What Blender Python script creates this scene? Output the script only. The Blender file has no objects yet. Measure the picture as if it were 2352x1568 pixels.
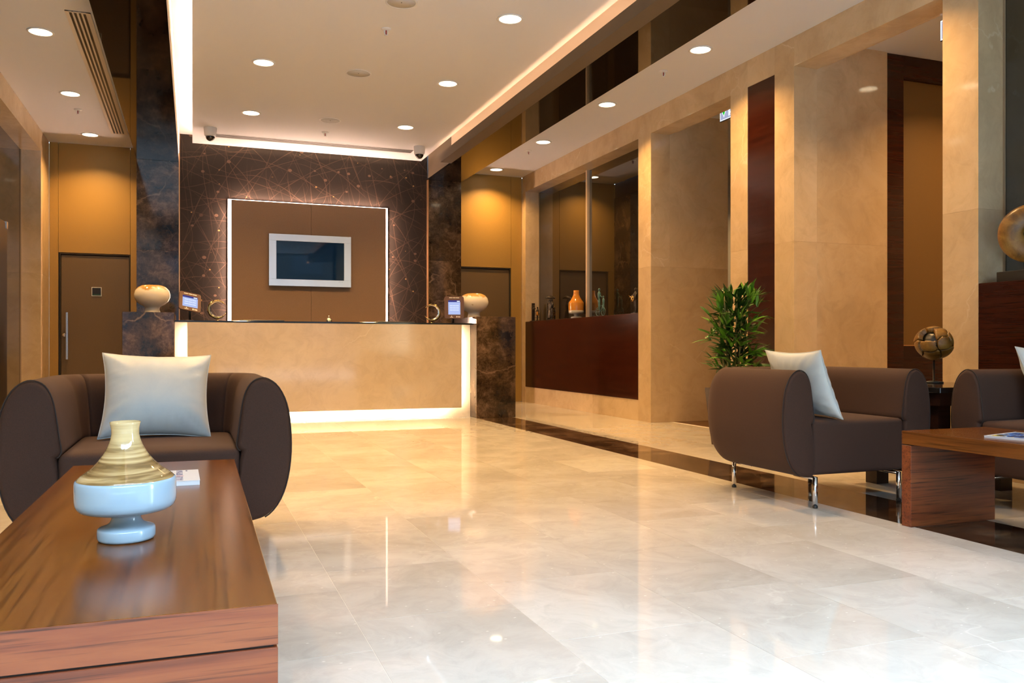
import bpy, bmesh, math, random
from mathutils import Vector, Matrix

random.seed(11)
S = bpy.context.scene
COL = S.collection
PI = math.pi
R = math.radians

# ------------------------------------------------------------------ camera, light, exposure
cam_d = bpy.data.cameras.new('camera')
cam = bpy.data.objects.new('camera', cam_d)
COL.objects.link(cam)
cam_d.sensor_width = 36.0
cam_d.lens = 36.0 * 1951.0 / 2352.0
cam_d.shift_y = 14.0 / 2352.0
cam.location = (0, 0, 0.82)
cam.rotation_euler = (R(90), 0, -math.atan(733.0 / 1951.0))
S.camera = cam

W = bpy.data.worlds.new('world')
S.world = W
W.use_nodes = True
bg = W.node_tree.nodes['Background']
bg.inputs[0].default_value = (0.58, 0.80, 1.0, 1)
bg.inputs[1].default_value = 32.0

S.view_settings.view_transform = 'Standard'
S.view_settings.look = 'None'
S.view_settings.gamma = 1.0
S.view_settings.exposure = 0.1
S.view_settings.use_curve_mapping = False
S.cycles.use_denoising = True
S.cycles.max_bounces = 10
S.cycles.diffuse_bounces = 5
S.cycles.glossy_bounces = 5
S.cycles.sample_clamp_indirect = 6.0
S.cycles.caustics_reflective = False
S.cycles.caustics_refractive = False

FACADE_Y = -1.0
pl = bpy.data.lights.new('facade_portal', 'AREA')
pl.shape = 'RECTANGLE'; pl.size = 5.4; pl.size_y = 3.2
pl.cycles.is_portal = True
po = bpy.data.objects.new('facade_portal', pl)
COL.objects.link(po)
po.location = (1.0, FACADE_Y - 0.03, 1.66)
po.rotation_euler = (R(90), 0, 0)        # shines towards +Y

DL_POWER = 28.0
WARM = (1.0, 0.58, 0.22)
LEDC = (1.0, 0.62, 0.36)
LED_COVE = 110.0

# ------------------------------------------------------------------ node helpers
class Mat:
    def __init__(self, name, base=(0.5, 0.5, 0.5), rough=0.5, metal=0.0, **kw):
        self.m = bpy.data.materials.new(name)
        self.m.use_nodes = True
        self.nt = self.m.node_tree
        self.b = self.nt.nodes['Principled BSDF']
        self.b.inputs['Base Color'].default_value = (*base, 1)
        self.b.inputs['Roughness'].default_value = rough
        self.b.inputs['Metallic'].default_value = metal
        for k, v in kw.items():
            self.b.inputs[k.replace('_', ' ')].default_value = v
    def n(self, t, **kw):
        nd = self.nt.nodes.new('ShaderNode' + t)
        for k, v in kw.items():
            if k.startswith('i_'):
                nd.inputs[k[2:].replace('_', ' ')].default_value = v
            else:
                setattr(nd, k, v)
        return nd
    def l(self, a, b):
        self.nt.links.new(a, b)
    def coords(self, rand=0.0, scale=(1, 1, 1), rot=(0, 0, 0)):
        tc = self.n('TexCoord')
        mp = self.n('Mapping')
        mp.inputs['Scale'].default_value = scale
        mp.inputs['Rotation'].default_value = rot
        self.l(tc.outputs['Object'], mp.inputs['Vector'])
        if not rand:
            return mp.outputs[0]
        oi = self.n('ObjectInfo')
        mu = self.n('VectorMath', operation='SCALE')
        cx = self.n('CombineXYZ')
        for k in range(3):
            self.l(oi.outputs['Random'], cx.inputs[k])
        mu.inputs['Scale'].default_value = rand
        self.l(cx.outputs[0], mu.inputs[0])
        ad = self.n('VectorMath', operation='ADD')
        self.l(mp.outputs[0], ad.inputs[0]); self.l(mu.outputs[0], ad.inputs[1])
        return ad.outputs[0]
    def ramp(self, fac, stops):
        r = self.n('ValToRGB')
        e = r.color_ramp.elements
        while len(e) < len(stops):
            e.new(0.5)
        for i, (p, c) in enumerate(stops):
            e[i].position = p
            e[i].color = (*c, 1) if len(c) == 3 else c
        self.l(fac, r.inputs[0])
        return r.outputs[0]
    def mix(self, fac, a, b, mode='MIX'):
        x = self.n('MixRGB', blend_type=mode)
        for s, v in ((0, fac), (1, a), (2, b)):
            if isinstance(v, (int, float)):
                x.inputs[s].default_value = v
            elif isinstance(v, tuple):
                x.inputs[s].default_value = (*v, 1)
            else:
                self.l(v, x.inputs[s])
        return x.outputs[0]
    def noise(self, vec, scale, detail=4, rough=0.55, dist=0.0):
        nd = self.n('TexNoise', i_Scale=scale, i_Detail=detail, i_Roughness=rough, i_Distortion=dist)
        self.l(vec, nd.inputs['Vector'])
        return nd.outputs['Fac']
    def warp(self, vec, scale, amount):
        nd = self.n('TexNoise', i_Scale=scale, i_Detail=4)
        self.l(vec, nd.inputs['Vector'])
        sc = self.n('VectorMath', operation='SCALE'); sc.inputs['Scale'].default_value = amount
        self.l(nd.outputs['Color'], sc.inputs[0])
        ad = self.n('VectorMath', operation='ADD')
        self.l(vec, ad.inputs[0]); self.l(sc.outputs[0], ad.inputs[1])
        return ad.outputs[0]
    def edge(self, vec, scale, w):
        v = self.n('TexVoronoi', feature='DISTANCE_TO_EDGE', i_Scale=scale)
        self.l(vec, v.inputs['Vector'])
        return self.ramp(v.outputs['Distance'], [(0.0, (1, 1, 1)), (w, (0, 0, 0))])
    def bump(self, h, strength, dist=0.002):
        b = self.n('Bump', i_Strength=strength, i_Distance=dist)
        self.l(h, b.inputs['Height'])
        self.l(b.outputs[0], self.b.inputs['Normal'])
    def col(self, sock):
        self.l(sock, self.b.inputs['Base Color'])
        return self

def emit(name, color, strength):
    m = bpy.data.materials.new(name); m.use_nodes = True
    nt = m.node_tree
    nt.nodes.remove(nt.nodes['Principled BSDF'])
    e = nt.nodes.new('ShaderNodeEmission')
    e.inputs[0].default_value = (*color, 1); e.inputs[1].default_value = strength
    nt.links.new(e.outputs[0], nt.nodes['Material Output'].inputs[0])
    return m

def crema(name, c1, c2, vein, rough, flecks=0.0, vscale=1.0):
    M = Mat(name, rough=rough)
    v = M.coords(rand=43.0)
    w = M.warp(v, 1.6, 0.5)
    n1 = M.noise(w, 1.3 * vscale, 6, 0.6, 0.5)
    c = M.ramp(n1, [(0.30, c1), (0.68, c2)])
    n2 = M.noise(w, 6.0 * vscale, 5, 0.7, 0.8)
    c = M.mix(M.ramp(n2, [(0.45, (0, 0, 0)), (0.80, (0.45, 0.45, 0.45))]), c, tuple(x * 0.72 for x in c1))
    w2 = M.warp(v, 2.2, 0.55)
    ve = M.edge(M.warp(w2, 14.0, 0.05), 0.8 * vscale, 0.006)
    msk = M.ramp(M.noise(v, 1.1, 2), [(0.48, (0, 0, 0)), (0.66, (0.5, 0.5, 0.5))])
    c = M.mix(M.mix(1.0, ve, msk, 'MULTIPLY'), c, vein)
    if flecks:
        f = M.n('TexVoronoi', i_Scale=13.0)
        vs = M.coords(rand=17.0, scale=(1.0, 2.4, 1.0), rot=(0, 0, 0.5))
        M.l(vs, f.inputs['Vector'])
        fk = M.ramp(f.outputs['Distance'], [(0.035, (1, 1, 1)), (0.075, (0, 0, 0))])
        c = M.mix(M.mix(1.0, fk, (flecks,) * 3, 'MULTIPLY'), c, (0.86, 0.83, 0.78))
    oi = M.n('ObjectInfo')
    c = M.mix(1.0, c, M.ramp(oi.outputs['Random'], [(0.0, (0.90, 0.89, 0.88)), (1.0, (1.05, 1.05, 1.05))]), 'MULTIPLY')
    M.col(c)
    return M.m

def emperador(name, rough=0.07):
    M = Mat(name, rough=rough)
    v = M.coords(rand=29.0)
    w = M.warp(v, 1.8, 0.25)
    c = M.ramp(M.noise(w, 3.0, 12, 0.78, 0.1), [(0.38, (0.009, 0.006, 0.004)), (0.50, (0.045, 0.027, 0.017)), (0.58, (0.11, 0.070, 0.044)), (0.72, (0.28, 0.185, 0.12))])
    fine = M.edge(M.warp(v, 7.0, 0.25), 8.0, 0.035)
    c = M.mix(M.mix(1.0, fine, M.ramp(M.noise(v, 3.0, 3), [(0.42, (0, 0, 0)), (0.66, (0.55, 0.55, 0.55))]), 'MULTIPLY'), c, (0.17, 0.115, 0.078))
    big = M.edge(M.warp(M.warp(v, 1.7, 0.5), 9.0, 0.07), 1.15, 0.011)
    c = M.mix(M.mix(1.0, big, M.ramp(M.noise(v, 2.4, 3), [(0.44, (0, 0, 0)), (0.62, (0.8, 0.8, 0.8))]), 'MULTIPLY'), c, (0.24, 0.16, 0.105))
    M.col(c)
    return M.m

def wood(name, axis, dark, mid, light, rough=0.28, freq=1.0, spec=0.5, lines=0.65):
    sc = [15.0 * freq] * 3
    sc['xyz'.index(axis)] = 0.9 * freq
    M = Mat(name, rough=rough)
    M.b.inputs['Specular IOR Level'].default_value = spec
    v = M.coords(rand=31.0, scale=tuple(sc))
    n1 = M.noise(v, 1.0, 6, 0.6, 0.5)
    c = M.ramp(n1, [(0.22, dark), (0.45, mid), (0.72, light)])
    sc2 = [85.0 * freq] * 3
    sc2['xyz'.index(axis)] = 2.2 * freq
    n2 = M.noise(M.coords(rand=13.0, scale=tuple(sc2)), 1.0, 3, 0.6)
    c = M.mix(M.ramp(n2, [(0.52, (0, 0, 0)), (0.68, (lines,) * 3)]), c, tuple(x * 0.45 for x in dark))
    M.col(c)
    return M.m

# ------------------------------------------------------------------ materials
CREMA = crema('crema_marble', (0.50, 0.365, 0.215), (0.65, 0.50, 0.32), (0.74, 0.62, 0.45), 0.07)
CREMA_FLOOR = crema('crema_floor_marble', (0.46, 0.428, 0.385), (0.60, 0.572, 0.53), (0.72, 0.69, 0.64), 0.035, flecks=0.8, vscale=1.3)
CREMA_PALE = crema('pale_crema_marble', (0.54, 0.45, 0.34), (0.66, 0.57, 0.45), (0.74, 0.66, 0.55), 0.08)
EMPERADOR = emperador('dark_marble')
WHITE = Mat('white_paint', (0.70, 0.715, 0.75), 0.75).m
SHADED_TAUPE = Mat('shaded_taupe', (0.095, 0.068, 0.042), 0.6).m  # dark tone stands in for the little light on the trough
CREAM_PAINT = Mat('cream_paint', (0.74, 0.66, 0.56), 0.7).m
GROUT = Mat('grout', (0.62, 0.57, 0.50), 0.8).m
BLACK_GLASS = Mat('black_glass', (0.006, 0.004, 0.003), 0.03, IOR=1.28).m
TINT_GLASS = Mat('tinted_glass', (0.014, 0.010, 0.006), 0.015, IOR=2.1).m
def panel_mat(name, c, rough=0.55):
    M = Mat(name, c, rough)
    v = M.coords(rand=5.0)
    n = M.noise(v, 260.0, 2)
    M.col(M.mix(1.0, c, M.ramp(n, [(0.2, (0.86, 0.86, 0.86)), (0.8, (1.12, 1.12, 1.12))]), 'MULTIPLY'))
    return M.m
OLIVE = panel_mat('olive_laminate', (0.285, 0.17, 0.038), 0.42)
DOOR_BROWN = panel_mat('brown_laminate', (0.105, 0.066, 0.026), 0.45)
TAN = panel_mat('tan_fabric', (0.30, 0.190, 0.118), 0.8)
NICHE_TAN = panel_mat('niche_tan', (0.16, 0.085, 0.022), 0.6)
DARK_GAP = Mat('dark_gap', (0.02, 0.014, 0.01), 0.8).m
WALL_WOOD_Y = wood('wall_wood_y', 'y', (0.014, 0.0030, 0.0016), (0.028, 0.0055, 0.0022), (0.042, 0.0090, 0.0035), 0.18, 1.3, 0.35)
WALL_WOOD_X = wood('wall_wood_x', 'x', (0.014, 0.0030, 0.0016), (0.028, 0.0055, 0.0022), (0.042, 0.0090, 0.0035), 0.18, 1.3, 0.35)
TABLE_WOOD_Y = wood('table_wood_y', 'y', (0.060, 0.016, 0.0030), (0.125, 0.038, 0.0065), (0.175, 0.062, 0.011), 0.20, 1.0, 0.28)
TABLE_WOOD_X = wood('table_wood_x', 'x', (0.050, 0.010, 0.0040), (0.150, 0.034, 0.0105), (0.225, 0.064, 0.018), 0.3, 1.5, 0.4, 0.85)
DARK_WOOD = wood('dark_wood', 'x', (0.012, 0.004, 0.003), (0.022, 0.008, 0.005), (0.032, 0.011, 0.007), 0.3)
FLOOR_WOOD = wood('passage_floor_wood', 'x', (0.06, 0.022, 0.008), (0.10, 0.04, 0.014), (0.14, 0.06, 0.02), 0.25)
CHROME = Mat('chrome', (0.86, 0.86, 0.87), 0.06, 1.0).m
STEEL = Mat('brushed_steel', (0.66, 0.67, 0.70), 0.26, 1.0).m
SILVER = Mat('silver_frame', (0.78, 0.80, 0.86), 0.25, 0.6).m
BLACK = Mat('black_plastic', (0.012, 0.012, 0.012), 0.35).m
BLACK_STONE = Mat('black_stone', (0.010, 0.010, 0.011), 0.08).m
SCREEN = Mat('tv_screen', (0.003, 0.020, 0.070), 0.03, IOR=1.33).m  # blue base stands in for daylight reflected in the dark screen
WHITE_PLASTIC = Mat('white_plastic', (0.74, 0.75, 0.77), 0.35).m
GREY_MESH = Mat('speaker_mesh', (0.50, 0.51, 0.53), 0.7).m
DOME = Mat('smoked_dome', (0.012, 0.009, 0.007), 0.05).m
COPPER = Mat('copper_bead', (0.60, 0.33, 0.15), 0.3, 0.8).m
GOLD = Mat('gold', (0.46, 0.30, 0.11), 0.14, 1.0).m
GLITTER = Mat('mirror_mosaic', (0.85, 0.83, 0.78), 0.12, 1.0).m
TAB_BROWN = Mat('tablet_case', (0.110, 0.055, 0.038), 0.45).m
INK = Mat('dark_ink', (0.10, 0.10, 0.20), 0.6).m
INK_RED = Mat('red_ink', (0.55, 0.10, 0.08), 0.6).m
PAPER = Mat('white_paper', (0.58, 0.59, 0.62), 0.35).m
PRINT_BLUE = Mat('blue_print', (0.33, 0.53, 0.80), 0.35).m
PRINT_WHITE = Mat('white_print', (0.85, 0.83, 0.80), 0.5).m
BLUE_GLAZE = Mat('blue_glaze', (0.27, 0.355, 0.43), 0.09).m
BRONZE = Mat('bronze', (0.035, 0.026, 0.020), 0.35, 0.6).m
VERDIGRIS = Mat('verdigris', (0.045, 0.115, 0.105), 0.45, 0.3).m
OCHRE = Mat('ochre_enamel', (0.50, 0.22, 0.03), 0.35).m
AMBER = Mat('amber_glaze', (0.42, 0.17, 0.020), 0.10).m
GREY_GLAZE = Mat('grey_glaze', (0.30, 0.28, 0.25), 0.10).m
LED = emit('led_strip_light', LEDC, LED_COVE)
LED_TROUGH = emit('led_trough_light', (1.0, 0.55, 0.30), 24.0)
LED_PANEL = emit('led_panel_light', (1.0, 0.66, 0.48), 170.0)
LED_KICK = emit('led_kick_light', (1.0, 0.80, 0.55), 150.0)
DISC_EMIT = emit('downlight_diffuser', (1.0, 0.80, 0.52), 9.0)
SCREEN_BLUE = emit('tablet_screen', (0.52, 0.62, 1.0), 0.85)
SCREEN_PALE = emit('tablet_rows', (0.72, 0.80, 1.0), 0.95)
SCREEN_NAVY = emit('tablet_banner', (0.06, 0.06, 0.28), 0.8)
SIGN_GREEN = emit('sign_green', (0.0, 0.55, 0.02), 1.0)
SIGN_WHITE = emit('sign_white', (0.95, 1.0, 1.0), 1.0)
SIGN_FACE = emit('sign_face', (0.42, 0.45, 0.66), 0.9)

def fabric(name, c, sheen=0.35):
    M = Mat(name, c, 0.85)
    M.b.inputs['Sheen Weight'].default_value = sheen
    M.b.inputs['Sheen Roughness'].default_value = 0.45
    M.b.inputs['Sheen Tint'].default_value = (0.6, 0.36, 0.30, 1)
    v = M.coords()
    n = M.noise(v, 420.0, 2)
    M.col(M.mix(1.0, c, M.ramp(n, [(0.25, (0.72, 0.72, 0.72)), (0.75, (1.25, 1.25, 1.25))]), 'MULTIPLY'))
    M.bump(n, 0.25, 0.001)
    return M.m
UPHOLSTERY = fabric('brown_upholstery', (0.038, 0.0140, 0.0070), 0.04)
PIPING = Mat('brown_piping', (0.022, 0.012, 0.009), 0.8).m
def satin():
    M = Mat('satin_cushion', (0.55, 0.60, 0.62), 0.42)
    M.b.inputs['Sheen Weight'].default_value = 0.3
    v = M.coords(rand=3.0)
    n = M.noise(v, 9.0, 4, 0.6, 0.4)
    M.col(M.mix(1.0, (0.55, 0.60, 0.62), M.ramp(n, [(0.3, (0.93, 0.95, 0.97)), (0.7, (1.05, 1.04, 1.02))]), 'MULTIPLY'))
    M.bump(M.noise(v, 30.0, 3), 0.10, 0.004)
    return M.m
SATIN = satin()

def wallpaper():
    M = Mat('twig_wallpaper', rough=0.6)
    M.b.inputs['Specular IOR Level'].default_value = 0.2
    base = (0.0120, 0.0080, 0.0064)
    c = None
    layers = [('RINGS', 0.0, 1.1, 1.6, 1.0, (-0.3, 0, -0.6)), ('RINGS', 0.0, 1.3, 2.2, 1.2, (-1.3, 0, -2.9)), ('RINGS', 0.0, 0.9, 2.0, 0.9, (-2.4, 0, -1.5)), ('RINGS', 0.0, 1.2, 1.8, 1.1, (-3.4, 0, -3.2)), ('RINGS', 0.0, 1.0, 2.5, 0.8, (0.5, 0, -2.2)),
              ('BANDS', 0.35, 1.1, 5, 1.0, (0, 0, 0)), ('BANDS', 1.9, 1.0, 6, 0.9, (3, 2, 1)), ('BANDS', 1.2, 1.2, 5, 1.2, (7, 5, 2)), ('BANDS', 2.6, 1.1, 6, 0.8, (12, 8, 4))]
    for typ, rot, sc, dist, ds, off in layers:
        tc = M.n('TexCoord'); mp = M.n('Mapping')
        mp.inputs['Rotation'].default_value = (0, rot, 0)
        mp.inputs['Location'].default_value = off
        M.l(tc.outputs['Object'], mp.inputs['Vector'])
        vec = mp.outputs[0]
        if typ == 'RINGS':
            fl = M.n('VectorMath', operation='MULTIPLY'); fl.inputs[1].default_value = (1, 0, 1)
            M.l(vec, fl.inputs[0]); vec = fl.outputs[0]
        w = M.n('TexWave', wave_type=typ, wave_profile='SIN')
        if typ == 'RINGS':
            w.rings_direction = 'SPHERICAL'
        else:
            w.bands_direction = 'X'
        w.inputs['Scale'].default_value = sc
        w.inputs['Distortion'].default_value = dist
        w.inputs['Detail'].default_value = 0.3
        w.inputs['Detail Scale'].default_value = ds
        M.l(vec, w.inputs['Vector'])
        ln = M.ramp(w.outputs['Fac'], [(0.9972, (0, 0, 0)), (0.9997, (1, 1, 1))])
        fade = M.ramp(M.noise(mp.outputs[0], 2.2, 2), [(0.36, (0.05,) * 3), (0.62, (0.9,) * 3)])
        ln = M.mix(1.0, ln, fade, 'MULTIPLY')
        c = M.mix(ln, c if c else base, (0.052, 0.031, 0.022))
    for sc, th, cc, lo in ((6.5, 0.15, (0.085, 0.050, 0.034), 0.62), (9.0, 0.10, (0.22, 0.135, 0.05), 0.80)):
        vo = M.n('TexVoronoi', i_Scale=sc)
        vv = M.coords(scale=(1, 0.0, 1.25))
        M.l(vv, vo.inputs['Vector'])
        d = M.ramp(vo.outputs['Distance'], [(th, (1, 1, 1)), (th + 0.03, (0, 0, 0))])
        sx = M.n('SeparateXYZ'); M.l(vo.outputs['Color'], sx.inputs[0])
        k = M.ramp(sx.outputs[0], [(lo, (0, 0, 0)), (lo + 0.02, (1, 1, 1))])
        c = M.mix(M.mix(1.0, d, k, 'MULTIPLY'), c, cc)
    M.col(c)
    return M.m
WALLPAPER = wallpaper()

# ------------------------------------------------------------------ mesh helpers
def mk(name, bm, mat, parent=None, smooth=False, mats=None):
    bmesh.ops.recalc_face_normals(bm, faces=bm.faces)
    me = bpy.data.meshes.new(name)
    bm.to_mesh(me); bm.free()
    if smooth:
        for p in me.polygons:
            p.use_smooth = True
    if mats:
        for m in mats:
            me.materials.append(m)
    else:
        me.materials.append(mat)
    o = bpy.data.objects.new(name, me)
    COL.objects.link(o)
    if parent:
        o.parent = parent
    return o

def bbox(bm, b, bev=0.0, seg=1):
    x0, x1, y0, y1, z0, z1 = b
    vs = [bm.verts.new(p) for p in ((x0, y0, z0), (x1, y0, z0), (x1, y1, z0), (x0, y1, z0), (x0, y0, z1), (x1, y0, z1), (x1, y1, z1), (x0, y1, z1))]
    fs = [bm.faces.new([vs[i] for i in q]) for q in ((3, 2, 1, 0), (4, 5, 6, 7), (0, 1, 5, 4), (1, 2, 6, 5), (2, 3, 7, 6), (3, 0, 4, 7))]
    if bev:
        es = list({e for f in fs for e in f.edges})
        bmesh.ops.bevel(bm, geom=es, offset=bev, segments=seg, profile=0.5, affect='EDGES')
    return vs

def box(name, b, mat, parent=None, bev=0.0, seg=1, smooth=False):
    bm = bmesh.new()
    bbox(bm, b, bev, seg)
    return mk(name, bm, mat, parent, smooth)

def lathe(name, prof, mat, parent=None, n=40, smooth=True, closed=False):
    bm = bmesh.new()
    rings = []
    for r, z in prof:
        if r < 1e-6:
            rings.append([bm.verts.new((0, 0, z))])
        else:
            rings.append([bm.verts.new((r * math.cos(2 * PI * k / n), r * math.sin(2 * PI * k / n), z)) for k in range(n)])
    seq = list(zip(rings, rings[1:]))
    if closed:
        seq.append((rings[-1], rings[0]))
    for a, b in seq:
        for k in range(n):
            k2 = (k + 1) % n
            if len(a) == 1 and len(b) == 1:
                continue
            if len(a) == 1:
                bm.faces.new((a[0], b[k], b[k2]))
            elif len(b) == 1:
                bm.faces.new((a[k], a[k2], b[0]))
            else:
                bm.faces.new((a[k], a[k2], b[k2], b[k]))
    return mk(name, bm, mat, parent, smooth)

def tube(bm, pts, rads, n=10, cap=True):
    pts = [Vector(p) for p in pts]
    if not isinstance(rads, (list, tuple)):
        rads = [rads] * len(pts)
    rings = []
    up = None
    for i, p in enumerate(pts):
        t = (pts[min(i + 1, len(pts) - 1)] - pts[max(i - 1, 0)]).normalized()
        if up is None:
            up = Vector((0, 0, 1)) if abs(t.z) < 0.9 else Vector((1, 0, 0))
        a = t.cross(up).normalized()
        b = a.cross(t).normalized()
        up = b
        rings.append([bm.verts.new(p + rads[i] * (math.cos(2 * PI * k / n) * a + math.sin(2 * PI * k / n) * b)) for k in range(n)])
    for r0, r1 in zip(rings, rings[1:]):
        for k in range(n):
            bm.faces.new((r0[k], r0[(k + 1) % n], r1[(k + 1) % n], r1[k]))
    if cap:
        bm.faces.new(rings[0][::-1]); bm.faces.new(rings[-1])

def ball(bm, c, r, sx=1, sy=1, sz=1, u=12, v=8):
    bmesh.ops.create_uvsphere(bm, u_segments=u, v_segments=v, radius=r, matrix=Matrix.Translation(c) @ Matrix.Diagonal((sx, sy, sz, 1)))

def limb(bm, p0, p1, r0, r1, n=8):
    p0, p1 = Vector(p0), Vector(p1)
    d = (p1 - p0)
    L = d.length
    d = d / L if L else Vector((0, 0, 1))
    tube(bm, [p0 - d * r0 * 0.6, p0, p0 + (p1 - p0) * 0.5, p1, p1 + d * r1 * 0.6], [r0 * 0.5, r0, (r0 + r1) / 2, r1, r1 * 0.5], n)

def tag(o, label, cat, group=None):
    o['label'] = label; o['category'] = cat
    if group:
        o['group'] = group
    return o

def empty(name, loc=(0, 0, 0), rz=0.0):
    o = bpy.data.objects.new(name, None)
    o.empty_display_size = 0.1
    COL.objects.link(o)
    o.location = loc; o.rotation_euler = (0, 0, rz)
    return o

def struct(o, label=None):
    o['kind'] = 'structure'
    if label:
        o['label'] = label
    return o

def copy_tree(o, parent=None):
    c = o.copy()
    COL.objects.link(c)
    c.parent = parent
    for ch in list(o.children):
        copy_tree(ch, c)
    return c

# ------------------------------------------------------------------ the setting
XL, XR, YB = -1.69, 4.68, 12.03
ZS, ZP, ZU, ZM = 3.405, 3.36, 3.53, 3.16       # soffits, hung panel, upper ceiling, beam underside
WT = 0.235                                       # depth of the wall openings

# floor with tiles
floor = struct(box('floor', (XL - 0.3, XR + 0.3, FACADE_Y - 0.2, YB + 0.2, -0.08, -0.0008), GROUT), 'polished cream marble floor with a dark stone band')
TILE_L = 0.60
tile_meshes = {}
def tile(x0, x1, y0, y1, mat):
    g = 0.0008
    w, l = round(x1 - x0, 4), round(y1 - y0, 4)
    key = (w, l, mat.name)
    if key not in tile_meshes:
        bm = bmesh.new()
        bbox(bm, (-w / 2 + g, w / 2 - g, -l / 2 + g, l / 2 - g, -0.02, 0.0))
        bmesh.ops.recalc_face_normals(bm, faces=bm.faces)
        me = bpy.data.meshes.new('floor_tile')
        bm.to_mesh(me); bm.free()
        me.materials.append(mat)
        tile_meshes[key] = me
    o = bpy.data.objects.new('floor_tile', tile_meshes[key])
    COL.objects.link(o)
    o.location = ((x0 + x1) / 2, (y0 + y1) / 2, 0)
    o.parent = floor
def column(x0, x1, off, y0, y1, mat=CREMA_FLOOR, L=TILE_L):
    y = y0 + off * L
    cuts = [y0]
    while y < y1 - 0.03:
        if y > y0 + 0.03:
            cuts.append(y)
        y += L
    cuts.append(y1)
    for a, b in zip(cuts, cuts[1:]):
        tile(x0, x1, a, b, mat)
xs = [XL, -1.03, -0.534, -0.038, 0.457, 0.953, 1.449, 1.945, 2.441, 2.95, 3.088]
offs = [0.3, 0.75, 0.2, 0.13, 0.55, 0.95, 0.4, 0.22, 0.7, 0.05]
for i in range(len(xs) - 1):
    big = 0.9 if xs[i + 1] - xs[i] > 0.3 else 1.2
    column(xs[i], xs[i + 1], offs[i], 0.4, YB, L=big * 0.67 if big < 1 else 1.2)
column(3.088, 3.53, 0.5, 0.4, 9.42, EMPERADOR, 1.2)
column(3.088, 3.53, 0.0, 9.42, YB, CREMA_FLOOR, 0.9)
column(3.53, 4.10, 0.3, 0.4, YB)
column(4.10, XR, 0.8, 0.4, YB)
near = box('floor_slab', (XL, XR, FACADE_Y, 0.3985, -0.02, 0.0), CREMA_FLOOR, floor)
passage = box('passage_floor', (XR + 0.235, 7.3, 4.0, 12.0, -0.03, -0.001), FLOOR_WOOD, floor)
box('threshold', (XR, XR + 0.235, 6.679, 8.146, -0.02, 0.0), CREMA_FLOOR, floor)
box('threshold', (XR, XR + 0.235, 4.293, 5.787, -0.02, 0.0), CREMA_FLOOR, floor)

# marble wall on the right, slab by slab
wr = struct(box('wall_right', (XR + 0.30, XR + 0.34, FACADE_Y, YB, 3.2, 3.40), CREMA), 'cream marble wall with window bays, openings and pilasters')
def slab(b, parent, mat=CREMA, name='marble_slab'):
    return box(name, b, mat, parent, bev=0.0007)
G = 0.0003
def pilaster(y0, y1, parent, x0=XR, x1=XR + WT, cuts=(0.0, 1.705, ZS)):
    for a, b in zip(cuts, cuts[1:]):
        slab((x0, x1, y0, y1, a + G, b - G), parent)
pilaster(11.88, YB - 0.001, wr)
pilaster(8.146, 8.427, wr)
pilaster(6.42, 6.679, wr)
pilaster(5.787, 6.041, wr)
pilaster(4.017, 4.293, wr)
pilaster(-0.30, 0.10, wr)
# lintels
for y0, y1 in ((8.427, 10.15), (10.15, 11.88), (6.679, 8.146), (4.293, 5.787), (2.1, 4.017), (0.10, 2.1), (FACADE_Y, -0.30)):
    slab((XR, XR + WT, y0 + G, y1 - G, ZM, ZS), wr)
slab((XR, XR + WT, 6.041 + G, 6.42 - G, 3.165, ZS), wr)
for y0, y1 in ((8.427, 9.6), (9.6, 10.75), (10.75, 11.88), (2.1, 4.017), (0.10, 2.1)):
    slab((XR + 0.004, XR + WT, y0 + G, y1 - G, 0.0, 0.233), wr)
# passage reveals
for a, b in ((0.0, 1.705), (1.705, 3.40)):
    slab((XR + WT + G, 5.673, 8.146, 8.40, a + G, b - G), wr)
    slab((XR + WT + G, 5.673, 5.787, 6.10, a + G, b - G), wr)
    slab((XR + WT + G, 5.673, 6.42, 6.679, a + G, b - G), wr)
# inset wood strip, wood sill fronts
struct(box('trim_1', (XR + 0.004, XR + 0.05, 6.041 + G, 6.42 - G, 0.0, 3.164), WALL_WOOD_Y), 'tall dark red wood panel set between marble pilasters behind the bamboo plant')
def sill(name, y0, y1, z1, label):
    o = box(name, (XR - 0.001, XR + WT - 0.02, y0 + 0.001, y1 - 0.001, 0.236, z1), WALL_WOOD_Y, bev=0.002)
    struct(o, label)
    return o
sill('trim_2', 8.427, 11.88, 1.208, 'dark red wood sill box under the far tinted window')
sill('trim_3', 0.10, 4.017, 1.228, 'dark red wood sill box under the near tinted window')

def tinted_window(name, x, y0, y1, z0, z1, label, mull, side=1):
    w = struct(empty(name, (x, (y0 + y1) / 2, z0)), label)
    h = (y1 - y0) / 2
    cuts = [-h] + [m - (y0 + y1) / 2 for m in mull] + [h]
    for a, b in zip(cuts, cuts[1:]):
        box('pane', (0, side * 0.012, a + 0.002, b - 0.002, 0, z1 - z0), TINT_GLASS, w)
    for c in cuts[1:-1]:
        box('mullion', (-side * 0.035, side * 0.0, c - 0.022, c + 0.022, 0, z1 - z0), Mat('mullion_metal', (0.62, 0.50, 0.36), 0.35, 0.5).m, w)
    for c in (cuts[0], cuts[-1]):
        s = 1 if c < 0 else -1
        box('frame', (-side * 0.01, 0, min(c, c + s * 0.012), max(c, c + s * 0.012), 0, z1 - z0), Mat('window_frame_bronze', (0.30, 0.22, 0.14), 0.5).m, w)
    return w
tinted_window('window_1', XR + 0.222, 8.427, 11.88, 1.208, ZM, 'far tinted mirror window with a slim mullion', [10.16])
tinted_window('window_2', XR + 0.222, 0.10, 4.017, 1.228, ZM, 'near tinted mirror window behind the wooden disc', [2.1])

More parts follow.
